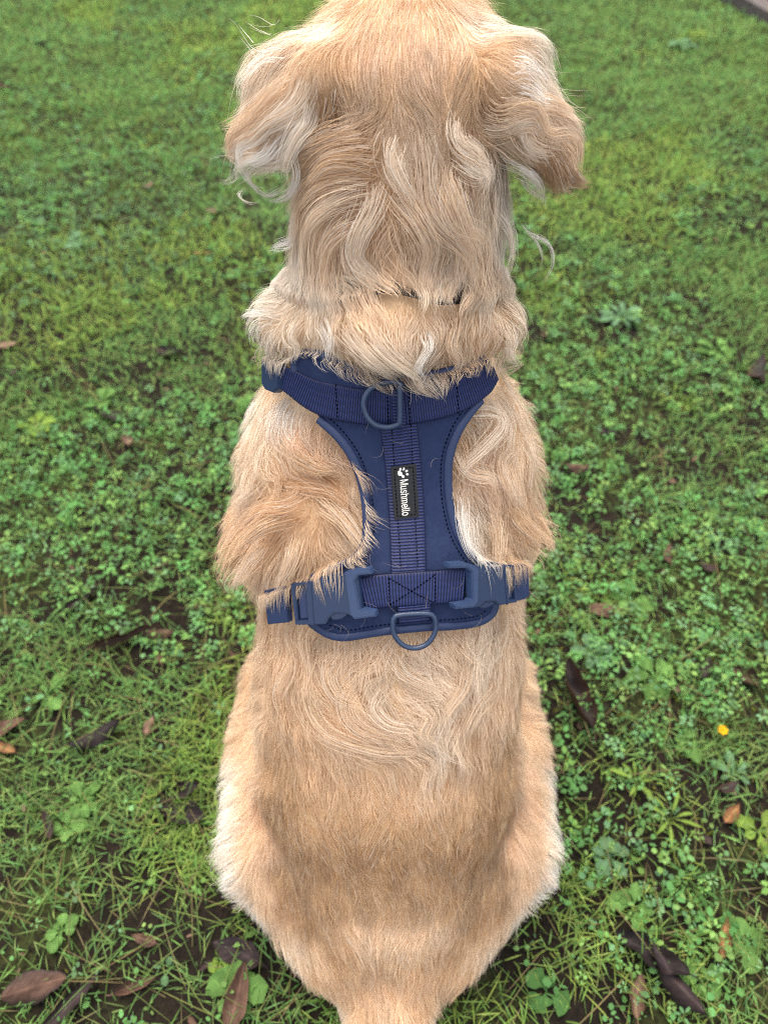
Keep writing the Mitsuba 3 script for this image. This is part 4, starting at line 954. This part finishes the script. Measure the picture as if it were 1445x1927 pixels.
# ---------------------------------------------------------------- the lawn
def soil_colour(p, n, uv):
    a = mikit.fbm(p.x * 9, p.y * 9, 0.0, 4)
    b = mikit.fbm(p.x * 160, p.y * 160, 3.0, 2)
    soil = mikit.mix((0.006, 0.005, 0.0045), (0.018, 0.014, 0.011), b)
    moss = mikit.mix((0.028, 0.046, 0.010), (0.070, 0.105, 0.022), b)
    far = mikit.smoothstep(1.2, 3.2, p.y)
    return mikit.mix(soil, moss, dr.clip(mikit.smoothstep(0.48, 0.66, a) * (0.30 + 0.5 * far) + far * 0.5, 0, 1) * mikit.smoothstep(0.15, 0.6, b))


scene['soil_look'] = {'type': 'bumpmap', 'arbitrary': mikit.proc(lambda p, n, uv: mikit.fbm(p.x * 240, p.y * 240, 0.0, 3) * 0.004, 4e-4), 'scale': 1.0,
                      'bsdf': {'type': 'principled', 'base_color': mikit.proc(soil_colour), 'roughness': 0.85, 'specular': 0.12}}
scene['blade_look'] = vcol(0.42, 0.55, 0.95)
scene['leaf_look'] = vcol(0.34, 0.6, 0.8)
scene['litter_look'] = vcol(0.55, 0.12)


def hgt(x, y):
    q = np.stack([x, y, 0 * x], -1)
    z = (meshkit.fbm(q * 3.1, 2, 31) - 0.5) * 0.035 + (meshkit.fbm(q * 17, 3, 32) - 0.5) * 0.016
    return z * np.clip(np.hypot(x, y - 1.5) * 0 + 1, 0, 1) - 0.004


def stretch(a, b, n, far):
    m = np.linspace(a, b, n)
    out = np.geomspace(0.05, far, 18)
    return np.r_[a - out[::-1], m, b + out]


gx, gy = np.meshgrid(stretch(-2.2, 2.2, 170, 60), stretch(-0.7, 4.3, 190, 60), indexing='ij')
inside = (np.abs(gx) < 3) & (gy > -1.5) & (gy < 5)
gz = np.where(inside, hgt(gx, gy), 0)
i, j = np.meshgrid(np.arange(gx.shape[0] - 1), np.arange(gx.shape[1] - 1), indexing='ij')
b = i * gx.shape[1] + j
gf = np.stack([b, b + gx.shape[1], b + gx.shape[1] + 1, b + 1], -1).reshape(-1, 4)
scene['ground'] = mikit.ply((np.stack([gx, gy, gz], -1).reshape(-1, 3), gf), 'soil_look', smooth=True)
labels['ground'] = {'kind': 'structure'}


def depth_of(x, y):
    return y * FWD[1] - HC * FWD[2]


def field(n, r, keep=None, lod=1.0):
    """Places on the lawn about the view, thinner with distance; none where the dog sits or the paving lies."""
    x, y = r.uniform(-2.1, 2.1, n), r.uniform(-0.45, 4.1, n)
    d = depth_of(x, y)
    half = 0.62 * d + 0.12
    p = np.minimum(1, (1.0 / d) ** lod) * np.where(np.abs(x) > half, 0.22, 1.0) * np.where(y < -0.12, 0.3, 1.0)
    if keep is not None:
        p = p * keep(x, y)
    m = r.random(n) < p
    x, y = x[m], y[m]
    m = (sdf(np.stack([x, y, np.full(len(x), 0.02)], -1)) > 0.004) & ~in_paving(x, y)
    return x[m], y[m]


PV0, PV1 = ground_at(1366, 0), ground_at(1452, 50)
PVD = unit(PV1 - PV0)
PVN = np.array([-PVD[1], PVD[0], 0])
if PVN[0] < 0:
    PVN = -PVN


def in_paving(x, y, m=0.0):
    return ((x - PV0[0]) * PVN[0] + (y - PV0[1]) * PVN[1]) > -m


def noise2(x, y, f, seed, o=3):
    return meshkit.fbm(np.stack([x * f, y * f, 0 * x + seed * 7.3], -1), o, seed)


def bare(x, y):
    """Where soil shows through: more of it near the dog than far off."""
    near = np.clip(1.25 - depth_of(x, y) * 0.42, 0.12, 1)
    return np.clip((noise2(x, y, 7.5, 41) - 0.53 + 0.11 * near) * 7, 0, 1) * near


def weedy(x, y):
    band = np.exp(-((y - 0.75) / 0.55) ** 2)
    low = np.clip((0.42 - y) / 0.2, 0, 1) * np.clip(0.25 - x, 0, 0.4) / 0.4
    return np.clip((noise2(x, y, 3.2, 43) - 0.52 + 0.13 * band - 0.16 * low) * 7, 0, 1)


def yarrow(x, y):
    return np.clip(1.6 - np.hypot((x + 0.75) / 0.42, (y - 1.85) / 0.55) * 1.4 - 0.6 * noise2(x, y, 6, 45), 0, 1)


def mossy(x, y):
    return np.clip((noise2(x, y, 4.1, 47) - 0.52) * 8, 0, 1)


def blades(x, y, length, width, lean, az, bend, col, segs=3, z0=-0.003):
    """Grass blades: bent, tapering, folded ribbons."""
    n = len(x)
    t = np.linspace(0, 1, segs + 1)
    ang = lean[:, None] + bend[:, None] * t[None]
    st = length[:, None] / segs
    up = np.concatenate([np.zeros((n, 1)), np.cumsum(np.cos(ang[:, :-1]) * st, 1)], 1)
    out = np.concatenate([np.zeros((n, 1)), np.cumsum(np.sin(ang[:, :-1]) * st, 1)], 1)
    z = hgt(x, y)
    dx, dy = np.cos(az), np.sin(az)
    C = np.stack([x[:, None] + out * dx[:, None], y[:, None] + out * dy[:, None], np.maximum(z[:, None] + z0 + up, z[:, None] + 0.002 * t[None])], -1)
    wv = np.stack([-dy, dx, 0.35 * np.sin(az * 7)], -1)
    w = width[:, None] / 2 * np.interp(t, [0, 0.25, 0.7, 1], [0.7, 1, 0.8, 0.0])[None]
    left, right = C[:, :-1] - wv[:, None] * w[:, :-1, None], C[:, :-1] + wv[:, None] * w[:, :-1, None]
    v = np.concatenate([np.stack([left, right], 2).reshape(n, -1, 3), C[:, -1:]], 1)
    k = v.shape[1]
    f = []
    for s in range(segs - 1):
        f += [[2 * s, 2 * s + 1, 2 * s + 3], [2 * s, 2 * s + 3, 2 * s + 2]]
    f += [[2 * segs - 2, 2 * segs - 1, 2 * segs]]
    f = (np.array(f)[None] + (np.arange(n) * k)[:, None, None]).reshape(-1, 3)
    tt = np.r_[np.repeat(t[:-1], 2), 1]
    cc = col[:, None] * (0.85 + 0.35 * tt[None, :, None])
    return v.reshape(-1, 3), f, cc.reshape(-1, 3)


def join(parts):
    o, vs, fs, cs = 0, [], [], []
    for v, f, c in parts:
        vs.append(v), fs.append(f + o), cs.append(c)
        o += len(v)
    return np.vstack(vs), np.vstack(fs), np.clip(np.vstack(cs), 0, 0.9)


def stuff(key, parts, look):
    v, f, c = join(parts)
    scene[key] = mikit.ply((v, f), look, smooth=True, color=c)
    labels[key] = {'kind': 'stuff'}


def pick(r, n, cols):
    return np.array(cols)[r.integers(0, len(cols), n)] * r.uniform(0.7, 1.3, (n, 1)) * r.uniform(0.92, 1.08, (n, 3))


r = np.random.default_rng(50)
parts = []
x, y = field(520000, r, lambda x, y: (1 - 0.93 * bare(x, y)) * (1 - 0.6 * weedy(x, y)) * (1 - 0.5 * yarrow(x, y)), 1.15)
n = len(x)
print('blades', n)
d = depth_of(x, y)
g = noise2(x, y, 2.0, 52)[:, None]
col = pick(r, n, [(0.175, 0.345, 0.115), (0.210, 0.365, 0.120), (0.155, 0.320, 0.120), (0.245, 0.365, 0.130)]) * (0.8 + 0.5 * g) * np.where(g > 0.56, [[1.22, 1.06, 0.85]], [[1, 1, 1]])
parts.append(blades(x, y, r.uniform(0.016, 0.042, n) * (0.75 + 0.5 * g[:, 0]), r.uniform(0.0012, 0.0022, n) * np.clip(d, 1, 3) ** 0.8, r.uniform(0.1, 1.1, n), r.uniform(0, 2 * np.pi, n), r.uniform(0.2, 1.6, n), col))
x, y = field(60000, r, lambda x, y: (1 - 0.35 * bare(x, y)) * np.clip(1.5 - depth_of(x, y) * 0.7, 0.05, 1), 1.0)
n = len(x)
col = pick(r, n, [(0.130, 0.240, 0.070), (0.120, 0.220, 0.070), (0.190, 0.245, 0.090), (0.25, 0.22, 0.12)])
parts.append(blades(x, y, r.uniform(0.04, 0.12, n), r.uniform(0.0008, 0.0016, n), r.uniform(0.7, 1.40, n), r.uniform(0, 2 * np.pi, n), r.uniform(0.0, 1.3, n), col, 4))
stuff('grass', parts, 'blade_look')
# moss: a pile of tiny pointed leaves
x, y = field(150000, r, lambda x, y: mossy(x, y) * (1 - 0.6 * bare(x, y)), 1.0)
n = len(x)
col = pick(r, n, [(0.200, 0.250, 0.035), (0.160, 0.225, 0.035), (0.240, 0.270, 0.050)])
stuff('moss', [blades(x, y, r.uniform(0.006, 0.014, n), r.uniform(0.0012, 0.0022, n) * np.clip(depth_of(x, y), 1, 2.5) ** 0.6, r.uniform(0, 0.8, n), r.uniform(0, 6.3, n), r.uniform(0, 0.8, n), col, 2)], 'blade_look')


def leaflets(x, y, z, L, W, az, tilt, col, cup=0.25):
    """Small rounded leaves: six-cornered, folded a little along the midrib."""
    n = len(x)
    u = np.array([0, 0.30, 0.75, 1.0, 0.75, 0.30, 0.5])
    s = np.array([0, 0.48, 0.42, 0, -0.42, -0.48, 0])
    a, b = u[None] * L[:, None], s[None] * W[:, None]
    h = np.abs(b) * cup - a * a / L[:, None] * 0.25 + a * np.sin(tilt)[:, None]
    X = x[:, None] + a * np.cos(az)[:, None] - b * np.sin(az)[:, None]
    Y = y[:, None] + a * np.sin(az)[:, None] + b * np.cos(az)[:, None]
    Z = z[:, None] + h
    f = np.array([[6, k, (k + 1) % 6] for k in range(6)])
    f = (f[None] + (np.arange(n) * 7)[:, None, None]).reshape(-1, 3)
    c = np.repeat(col[:, None], 7, 1) * np.where(s == 0, 1.12, 1.0)[None, :, None]
    return np.stack([X, Y, Z], -1).reshape(-1, 3), f, c.reshape(-1, 3)


def sprigs(x, y, r, count, size, cols, hmax):
    """Little plants, each a few leaves about one point."""
    m = len(x)
    k = r.integers(count[0], count[1] + 1, m)
    who = np.repeat(np.arange(m), k)
    n = len(who)
    az = r.uniform(0, 2 * np.pi, m)[who] + (np.arange(n) - np.repeat(np.cumsum(k) - k, k)) * 2 * np.pi / k[who] + r.normal(0, 0.25, n)
    s = r.uniform(*size, m)[who] * r.uniform(0.75, 1.2, n)
    z = hgt(x, y)[who] + r.uniform(0.004, hmax, m)[who] + r.uniform(-0.003, 0.003, n)
    stem = s * r.uniform(0.1, 0.7, n)
    c = pick(r, m, cols)[who] * r.uniform(0.85, 1.15, (n, 1))
    return leaflets(x[who] + stem * np.cos(az), y[who] + stem * np.sin(az), z, s, s * r.uniform(0.26, 0.95, n), az, r.normal(0.15, 0.5, n), c)


x, y = field(90000, r, lambda x, y: weedy(x, y) * (1 - 0.55 * bare(x, y)), 1.1)
green = [(0.140, 0.320, 0.115), (0.120, 0.285, 0.100), (0.190, 0.345, 0.110), (0.150, 0.305, 0.150)]
print('sprigs', len(x))
P1 = sprigs(x, y, r, (3, 7), (0.003, 0.0105), green, 0.030)
x, y = field(26000, r, lambda x, y: 0.25 + 0.5 * weedy(x, y), 1.0)
P2 = sprigs(x, y, r, (2, 4), (0.005, 0.011), green, 0.025)
x, y = field(60000, r, yarrow, 0.8)
P3 = sprigs(x, y, r, (4, 6), (0.005, 0.010), [(0.115, 0.225, 0.110), (0.135, 0.250, 0.125)], 0.03)
stuff('ground_cover', [P1, P2, P3], 'leaf_look')

# crumbs of dead leaf between the plants
x, y = field(2600, r, lambda x, y: 0.2 + bare(x, y), 0.9)
n = len(x)
s_ = r.uniform(0.006, 0.018, n)
stuff('leaf_litter', [leaflets(x, y, hgt(x, y) + r.uniform(0.003, 0.016, n), s_, s_ * r.uniform(0.3, 0.8, n), r.uniform(0, 6.3, n), r.normal(0, 0.5, n), pick(r, n, [(0.07, 0.045, 0.034), (0.03, 0.022, 0.022), (0.12, 0.085, 0.06), (0.016, 0.013, 0.014)]), 0.5)], 'litter_look')
# paving in the far corner
pq = [PV0 - PVD * 3, PV0 + PVD * 4, PV0 + PVD * 4 + PVN * 3, PV0 - PVD * 3 + PVN * 3]
pg = Polygon([(q[0], q[1]) for q in pq])
scene['paving_look'] = {'type': 'bumpmap', 'arbitrary': mikit.proc(lambda p, n, uv: mikit.fbm(p.x * 130, p.y * 130, 1.0, 3) * 0.003, 6e-4), 'scale': 1.0,
                        'bsdf': {'type': 'principled', 'roughness': 0.8, 'base_color': mikit.proc(lambda p, n, uv: mikit.mix((0.03, 0.026, 0.029), (0.10, 0.088, 0.094), mikit.fbm(p.x * 60, p.y * 60, p.z * 60, 3)))}}
m = trimesh.creation.extrude_polygon(pg.buffer(-0.07), 0.055, engine='earcut')
m.apply_translation([0, 0, -0.03])
scene['path'] = mikit.ply(m, 'paving_look')
labels['path'] = {'kind': 'structure'}
edge = pg.difference(pg.buffer(-0.066))
m = trimesh.util.concatenate([trimesh.creation.extrude_polygon(q, 0.068, engine='earcut') for q in getattr(edge, 'geoms', [edge])])
m.apply_translation([0, 0, -0.03])
scene['kerb'] = mikit.ply(m, 'paving_look')
labels['kerb'] = {'kind': 'structure'}


def lay(v, place, az, lift=0.0):
    """Turns a flat leaf about z and lays it on the lawn at a place."""
    c, s = math.cos(az), math.sin(az)
    v = np.stack([v[:, 0] * c - v[:, 1] * s, v[:, 0] * s + v[:, 1] * c, v[:, 2]], 1)
    return v + [place[0], place[1], float(hgt(np.array(place[0]), np.array(place[1]))) + lift]


def dead_leaf(r, L, W, curl, fold, col, edge, nu=20, nv=13):
    """A fallen leaf: pointed oval, ribbed by side veins, curled and folded; a short stalk."""
    u = np.linspace(0, 1, nu)
    w = np.linspace(-1, 1, nv)
    prof = np.sin(np.pi * u ** 0.85) ** 0.75 * (1 - 0.25 * u)
    a = np.broadcast_to((u[:, None] - 0.5) * L, (nu, nv))
    bb = w[None] * prof[:, None] * W / 2 * (1 + 0.5 * (meshkit.noise(np.stack([u[:, None] * 7 + 0 * w[None], np.sign(w[None]) * 3.3 + 0 * u[:, None], 0 * u[:, None] * w[None] + r.uniform(0, 99)], -1)) - 0.5))
    bend = w[None] * fold
    zz = np.abs(bb) * np.sin(np.abs(bend)) * np.sign(fold) + 0.0
    bb = bb * np.cos(bend)
    zz = zz + 0.0007 * np.sin(u[:, None] * 44 - np.abs(w[None]) * 9) * (np.abs(w[None]) > 0.05) + 1.5 * curl * L * ((u[:, None] - 0.5) ** 2 * 4 - 0.3) + 0.10 * W * w[None] * np.sin(u[:, None] * 5 + r.uniform(0, 6))
    zz = zz + (meshkit.noise(np.stack([a * 60, bb * 60, 0 * a + r.uniform(0, 99)], -1)) - 0.5) * 0.011 + (meshkit.noise(np.stack([a * 190, bb * 190, 0 * a + r.uniform(0, 99)], -1)) - 0.5) * 0.0035
    v = np.stack([a, bb, zz], -1).reshape(-1, 3)
    i, j = np.meshgrid(np.arange(nu - 1), np.arange(nv - 1), indexing='ij')
    b = i * nv + j
    f = np.stack([b, b + nv, b + nv + 1, b + 1], -1).reshape(-1, 4)
    f = np.vstack([f[:, [0, 1, 2]], f[:, [0, 2, 3]]])
    mixw = np.clip(np.abs(w[None]) ** 3 + 0.25 * (meshkit.noise(np.stack([a * 120, bb * 120, 0 * a], -1)) - 0.4) + 0 * u[:, None], 0, 1)[..., None]
    c = np.array(col) * (1 - mixw) + np.array(edge) * mixw
    c = c * np.where(np.abs(w) < 0.05, 1.6, 1.0)[None, :, None] * (0.55 + 0.9 * meshkit.fbm(np.stack([a * 90, bb * 90, 0 * a + 5], -1), 3))[..., None]
    st = tube(np.array([[-0.5 * L, 0, zz[0, nv // 2]], [-0.58 * L, 0.01 * L, zz[0, nv // 2] + 0.002], [-0.66 * L, 0.04 * L, zz[0, nv // 2]]]), 0.0008, 5)
    f = np.vstack([f, np.array(st.faces) + len(v)])
    v = np.vstack([v, st.vertices])
    c = np.vstack([c.reshape(-1, 3), np.tile(np.array(edge) * 0.8, (len(st.vertices), 1))])
    return v - [0, 0, v[:, 2].min()], f, c


DARK, PURPLE, BROWN, PINK, ORANGE = (0.016, 0.013, 0.015), (0.030, 0.022, 0.025), (0.070, 0.042, 0.033), (0.135, 0.085, 0.068), (0.17, 0.088, 0.042)
FALLEN = [  # place in the photograph, length px, direction deg, width/length, curl, fold, colours, label
    (1080, 1318, 125, 100, .55, .10, 1.0, DARK, BROWN, 'large blackened leaf with a curled brown edge beside the dog on its right'),
    (1138, 1140, 62, 175, .45, .05, .3, BROWN, PINK, 'pinkish brown leaf lying flat in the weeds right of the lower buckle'),
    (447, 1878, 105, 82, .48, .08, .7, BROWN, PINK, 'ribbed reddish brown leaf at the bottom edge left of the tail'),
    (448, 1792, 88, 160, .62, .05, .4, PURPLE, PURPLE, 'broad dark purple leaf lying against the left haunch'),
    (72, 1852, 105, 15, .55, .10, .4, BROWN, PURPLE, 'large dull brown leaf in the bottom left corner'),
    (135, 1885, 120, 50, .35, .10, .8, PURPLE, DARK, 'long narrow dark leaf in the bottom left corner right of a brown one'),
    (252, 1850, 70, 20, .45, .16, .8, BROWN, PINK, 'folded reddish brown leaf low on the left between grass blades'),
    (268, 1768, 45, 165, .5, .10, .5, BROWN, PINK, 'small russet leaf tip among the long grass at lower left'),
    (338, 1528, 85, 170, .5, .08, .5, DARK, PURPLE, 'glossy black leaf on bare soil left of the haunch, lower of two'),
    (335, 1483, 75, 20, .45, .10, .5, DARK, PURPLE, 'black leaf on bare soil left of the haunch, upper of two'),
    (235, 1200, 125, 22, .26, .06, 1.2, BROWN, PURPLE, 'long rolled brown leaf left of the girth strap'),
    (298, 1186, 52, 5, .45, .08, .5, BROWN, BROWN, 'small brown leaf at the right end of the long rolled leaf'),
    (158, 1128, 68, 48, .35, .10, .8, PURPLE, DARK, 'dark twisted leaf left of the shoulder tuft'),
    (237, 815, 42, 115, .5, .10, .5, PINK, BROWN, 'small pinkish leaf standing in the clover at middle left'),
    (198, 768, 62, 150, .5, .08, .4, DARK, PURPLE, 'dark leaf above the small pinkish leaf at middle left'),
    (16, 651, 40, 15, .5, .05, .3, PINK, PINK, 'pale pinkish leaf on the left edge of the lawn'),
    (312, 654, 58, 175, .4, .08, .5, DARK, PURPLE, 'dark leaf left of the ruff in short grass'),
    (14, 1368, 60, 25, .6, .10, .5, BROWN, PINK, 'brown leaf cut by the left edge, upper of two'),
    (8, 1408, 45, 160, .5, .10, .5, ORANGE, BROWN, 'orange brown leaf cut by the left edge, lower of two'),
    (1222, 1800, 125, 150, .5, .10, .6, DARK, DARK, 'large black leaf at lower right, upper of an overlapping pair'),
    (1258, 1842, 120, 120, .45, .12, .9, PURPLE, DARK, 'large dark folded leaf at lower right, lower of an overlapping pair'),
    (1203, 1872, 72, 70, .5, .10, .6, PINK, BROWN, 'light brown leaf standing on edge by the black pair at lower right'),
    (1366, 1765, 68, 65, .42, .10, .6, ORANGE, BROWN, 'orange brown pointed leaf at lower right'),
    (1382, 1530, 45, 40, .7, .12, .6, ORANGE, BROWN, 'orange curled leaf beside the yellow green plant on the right'),
    (1400, 1262, 62, 140, .55, .12, .7, BROWN, DARK, 'brown crumpled leaf near the right edge above the yellow bud'),
    (1330, 1255, 38, 60, .6, .08, .5, PURPLE, DARK, 'small dark leaf with a thin pale stalk at middle right'),
    (1428, 697, 62, 70, .7, .10, .6, DARK, BROWN, 'black leaf in a bare hollow at the right edge'),
    (1085, 878, 45, 170, .7, .12, .7, BROWN, DARK, 'brown leaf in a dark hollow right of the shoulder'),
    (1026, 618, 30, 60, .7, .10, .5, BROWN, DARK, 'small brown leaf right of the ruff'),
    (1143, 801, 40, 165, .4, .05, .3, PURPLE, PURPLE, 'slate dark leaf right of the shoulder, above the dark hollow'),
    (1330, 1062, 36, 130, .6, .10, .5, PURPLE, BROWN, 'purple brown leaf among broad weeds at middle right'),
    (1258, 1040, 40, 80, .5, .10, .6, BROWN, PINK, 'pinkish brown leaf on edge in bare soil at middle right'),
    (280, 350, 22, 70, .6, .10, .5, PINK, PINK, 'tiny pink leaf in the grass left of the left ear'),
    (396, 393, 24, 150, .6, .05, .3, PINK, PINK, 'tiny pink leaf in the grass below the left ear'),
    (381, 474, 26, 10, .6, .10, .5, ORANGE, ORANGE, 'tiny orange leaf in the grass left of the neck'),
    (79, 80, 26, 20, .6, .12, .7, DARK, DARK, 'black crumpled leaf far off near the top left corner'),
    (92, 1552, 48, 120, .5, .10, .5, PURPLE, BROWN, 'dull purple leaf among pale weeds at lower left'),
    (182, 1385, 85, 30, .5, .08, .5, DARK, DARK, 'blackened leaf on bare soil at left, under the weeds'),
    (276, 1360, 34, 80, .6, .05, .3, PINK, BROWN, 'small pinkish leaf right of the blackened one at left'),
    (1376, 1478, 38, 20, .6, .10, .5, PURPLE, BROWN, 'small purple leaf below the grey green rosette on the right'),
    (8, 160, 34, 140, .5, .10, .6, BROWN, DARK, 'brown leaf far off at the left edge'),
]
r = np.random.default_rng(60)
for k, (px, py, lp, ang, wl, curl, fold, c1, c2, text) in enumerate(FALLEN):
    q = ground_at(px, py, 0.012)
    L = lp * depth_of(q[0], q[1]) / FPX * 1.12
    key = 'fallen_leaf' + (f'_{k:03d}' if k else '')
    v, f, c = dead_leaf(r, L, L * wl, curl, fold * (1 if r.random() < 0.7 else -1), c1, c2)
    tip = r.normal(0, 0.16)
    v = v @ np.array([[1, 0, 0], [0, math.cos(tip), math.sin(tip)], [0, -math.sin(tip), math.cos(tip)]])
    scene[key] = mikit.ply((lay(v, q, math.radians(ang), 0.011 if lp > 100 else 0.006), f), 'litter_look', smooth=True, color=np.clip(c, 0, 0.9))
    labels[key] = {'label': text, 'category': 'fallen leaf', 'group': 'fallen leaves on the lawn'}


def live_leaf(L, W, rise, droop, lobes, nu=14, nv=5):
    """One broad leaf on its stalk, growing from the origin along +x."""
    u, w = np.linspace(0, 1, nu), np.linspace(-1, 1, nv)
    blade = np.interp(u, [0, 0.28, 0.45, 0.7, 0.9, 1], [0.07, 0.10, 0.72, 1.0, 0.62, 0.0])
    blade = blade * (1 + lobes * 0.35 * np.sin(u * 26))
    s = u * L
    ang = rise - (rise + droop) * u
    a = np.r_[0, np.cumsum(np.cos(ang[:-1]) * L / (nu - 1))]
    z = np.r_[0, np.cumsum(np.sin(ang[:-1]) * L / (nu - 1))]
    bb = w[None] * blade[:, None] * W / 2
    v = np.stack([np.broadcast_to(a[:, None], bb.shape), bb, z[:, None] + np.abs(bb) * 0.35], -1).reshape(-1, 3)
    i, j = np.meshgrid(np.arange(nu - 1), np.arange(nv - 1), indexing='ij')
    b = i * nv + j
    f = np.stack([b, b + nv, b + nv + 1, b + 1], -1).reshape(-1, 4)
    shade = np.broadcast_to(np.where(np.abs(w) < 0.1, 1.25, 1.0)[None], bb.shape).reshape(-1)
    return v, np.vstack([f[:, [0, 1, 2]], f[:, [0, 2, 3]]]), shade


LIME, LEAFG, GREY, DEEP = (0.200, 0.320, 0.070), (0.130, 0.260, 0.080), (0.140, 0.265, 0.150), (0.085, 0.195, 0.065)
WEEDS = [  # place, leaf length px, leaves, leaf width/length, rise, lobes, colour, label
    (1355, 655, 45, 7, .42, .5, 0, LEAFG, 'light green rosette of pointed leaves near the right edge'),
    (1170, 585, 48, 8, .36, .4, 0, GREY, 'pale rosette with narrow leaves right of the ruff'),
    (1390, 1450, 52, 9, .36, .45, 0, GREY, 'grey green rosette near the right edge under the yellow bud'),
    (1198, 1470, 62, 6, .18, .8, 0, LIME, 'plant with long pale leaf stalks on bare soil right of the haunch'),
    (1436, 1560, 50, 6, .6, .5, .5, LIME, 'bright yellow green lobed plant on the right edge'),
    (1415, 1770, 55, 7, .75, .4, 0, LEAFG, 'round leaved plant on the right edge beside the orange leaf'),
    (1325, 1845, 50, 6, .8, .4, 0, LEAFG, 'round leaved plant in the bottom right corner'),
    (1030, 1868, 48, 3, .95, .3, 0, DEEP, 'plant with one big round leaf right of the tail'),
    (1150, 1610, 48, 8, .5, .7, .8, GREY, 'crinkled leafy weed right of the right haunch, upper of two'),
    (1195, 1705, 52, 8, .5, .7, .8, LEAFG, 'crinkled leafy weed right of the right haunch, lower of two'),
    (440, 1880, 62, 6, .72, .5, .5, LEAFG, 'broad lobed plant at the bottom edge left of the tail'),
    (412, 1812, 30, 4, .85, .6, 0, LIME, 'small round leaved seedling under the left haunch'),
    (112, 1752, 36, 5, .75, .5, 0, LEAFG, 'small four leaved seedling in the long grass at lower left'),
    (150, 1505, 44, 9, .5, .6, .4, LEAFG, 'pale bright weed among the leaves left of the haunch'),
    (120, 1555, 40, 5, .7, .5, 0, LEAFG, 'weed with round leaves by the dull purple leaf'),
    (85, 1305, 48, 5, .45, .5, 0, LEAFG, 'weed with long oval leaves at the left edge, level with the loin'),
    (185, 745, 38, 6, .6, .5, .3, LEAFG, 'light weed by the dark leaf at middle left'),
    (65, 790, 40, 7, .5, .5, .5, LIME, 'yellow green weed at the left edge beside bare soil'),
    (140, 450, 28, 5, .7, .4, 0, GREY, 'small pale weed in the grass far left of the neck'),
    (1235, 1270, 56, 9, .5, .4, 0, LEAFG, 'wide leafy rosette in the weeds right of the loin'),
    (1120, 1230, 46, 8, .5, .4, 0, GREY, 'grey green rosette between the big black leaf and the buckle'),
    (1190, 1120, 50, 8, .45, .5, 0, LEAFG, 'leafy weed beside the flat pinkish leaf'),
    (1300, 1395, 40, 6, .6, .5, 0, LEAFG, 'leafy weed left of the yellow bud'),
    (1290, 80, 36, 8, .5, .5, .3, GREY, 'pale weed far off in the lawn at upper right'),
    (1300, 1655, 60, 6, .12, .9, 0, DEEP, 'tuft of broad grass blades at lower right'),
    (1262, 1540, 60, 7, .12, .9, 0, LIME, 'tuft of broad grass blades right of the haunch'),
]
for k, (px, py, lp, n, wl, rise, lobes, colr, text) in enumerate(WEEDS):
    q = ground_at(px, py, 0.012)
    L = lp * depth_of(q[0], q[1]) / FPX * 0.92
    n = n + 2
    key = 'weed_plant' + (f'_{k:03d}' if k else '')
    a0 = r.uniform(0, 6.28)
    for e in range(n):
        Le = L * r.uniform(0.5, 1.2)
        v, f, sh = live_leaf(Le, Le * wl * r.uniform(0.85, 1.15), rise * r.uniform(0.6, 1.3), r.uniform(0.0, 0.6), lobes)
        v[:, 2] += (meshkit.noise(v * [110, 110, 0] + r.uniform(0, 50)) - 0.5) * 0.006 * np.minimum(v[:, 0] / (0.5 * Le), 1)
        v[:, 1] += (meshkit.noise(v * [150, 150, 0] + r.uniform(0, 50)) - 0.5) * 0.14 * Le * wl
        c = np.clip(np.array(colr) * r.uniform(0.8, 1.2) * sh[:, None], 0, 0.9)
        scene[key + '__leaf' + (f'_{e:03d}' if e else '')] = mikit.ply((lay(v, q, a0 + e * 6.2832 / n + r.normal(0, 0.25), 0.004), f), 'leaf_look', smooth=True, color=c)
    labels[key] = {'label': text, 'category': 'weed', 'group': 'weeds in the lawn'}
q = ground_at(1362, 1372, 0.025)
z0 = float(hgt(q[0], q[1]))
fl = [leaflets(np.full(7, q[0]), np.full(7, q[1]), np.full(7, 0.026 + z0), np.full(7, 0.008), np.full(7, 0.006), np.arange(7) * 0.9, np.full(7, 0.9), np.tile([[0.75, 0.42, 0.02]], (7, 1)), 0.2)]
v, f, c = join(fl)
scene['yellow_flower'] = {}
del scene['yellow_flower']
scene['yellow_flower__petals'] = mikit.ply((v, f), 'leaf_look', smooth=True, color=c)
st = tube(np.array([[q[0], q[1], z0 - 0.004], [q[0] + 0.002, q[1], z0 + 0.012], [q[0], q[1], z0 + 0.027]]), 0.0008, 6)
scene['yellow_flower__stem'] = mikit.ply(st, 'leaf_look', smooth=True, color=np.tile([[0.09, 0.17, 0.05]], (len(st.vertices), 1)))
labels['yellow_flower'] = {'label': 'small yellow flower bud in the weeds near the right edge', 'category': 'flower'}
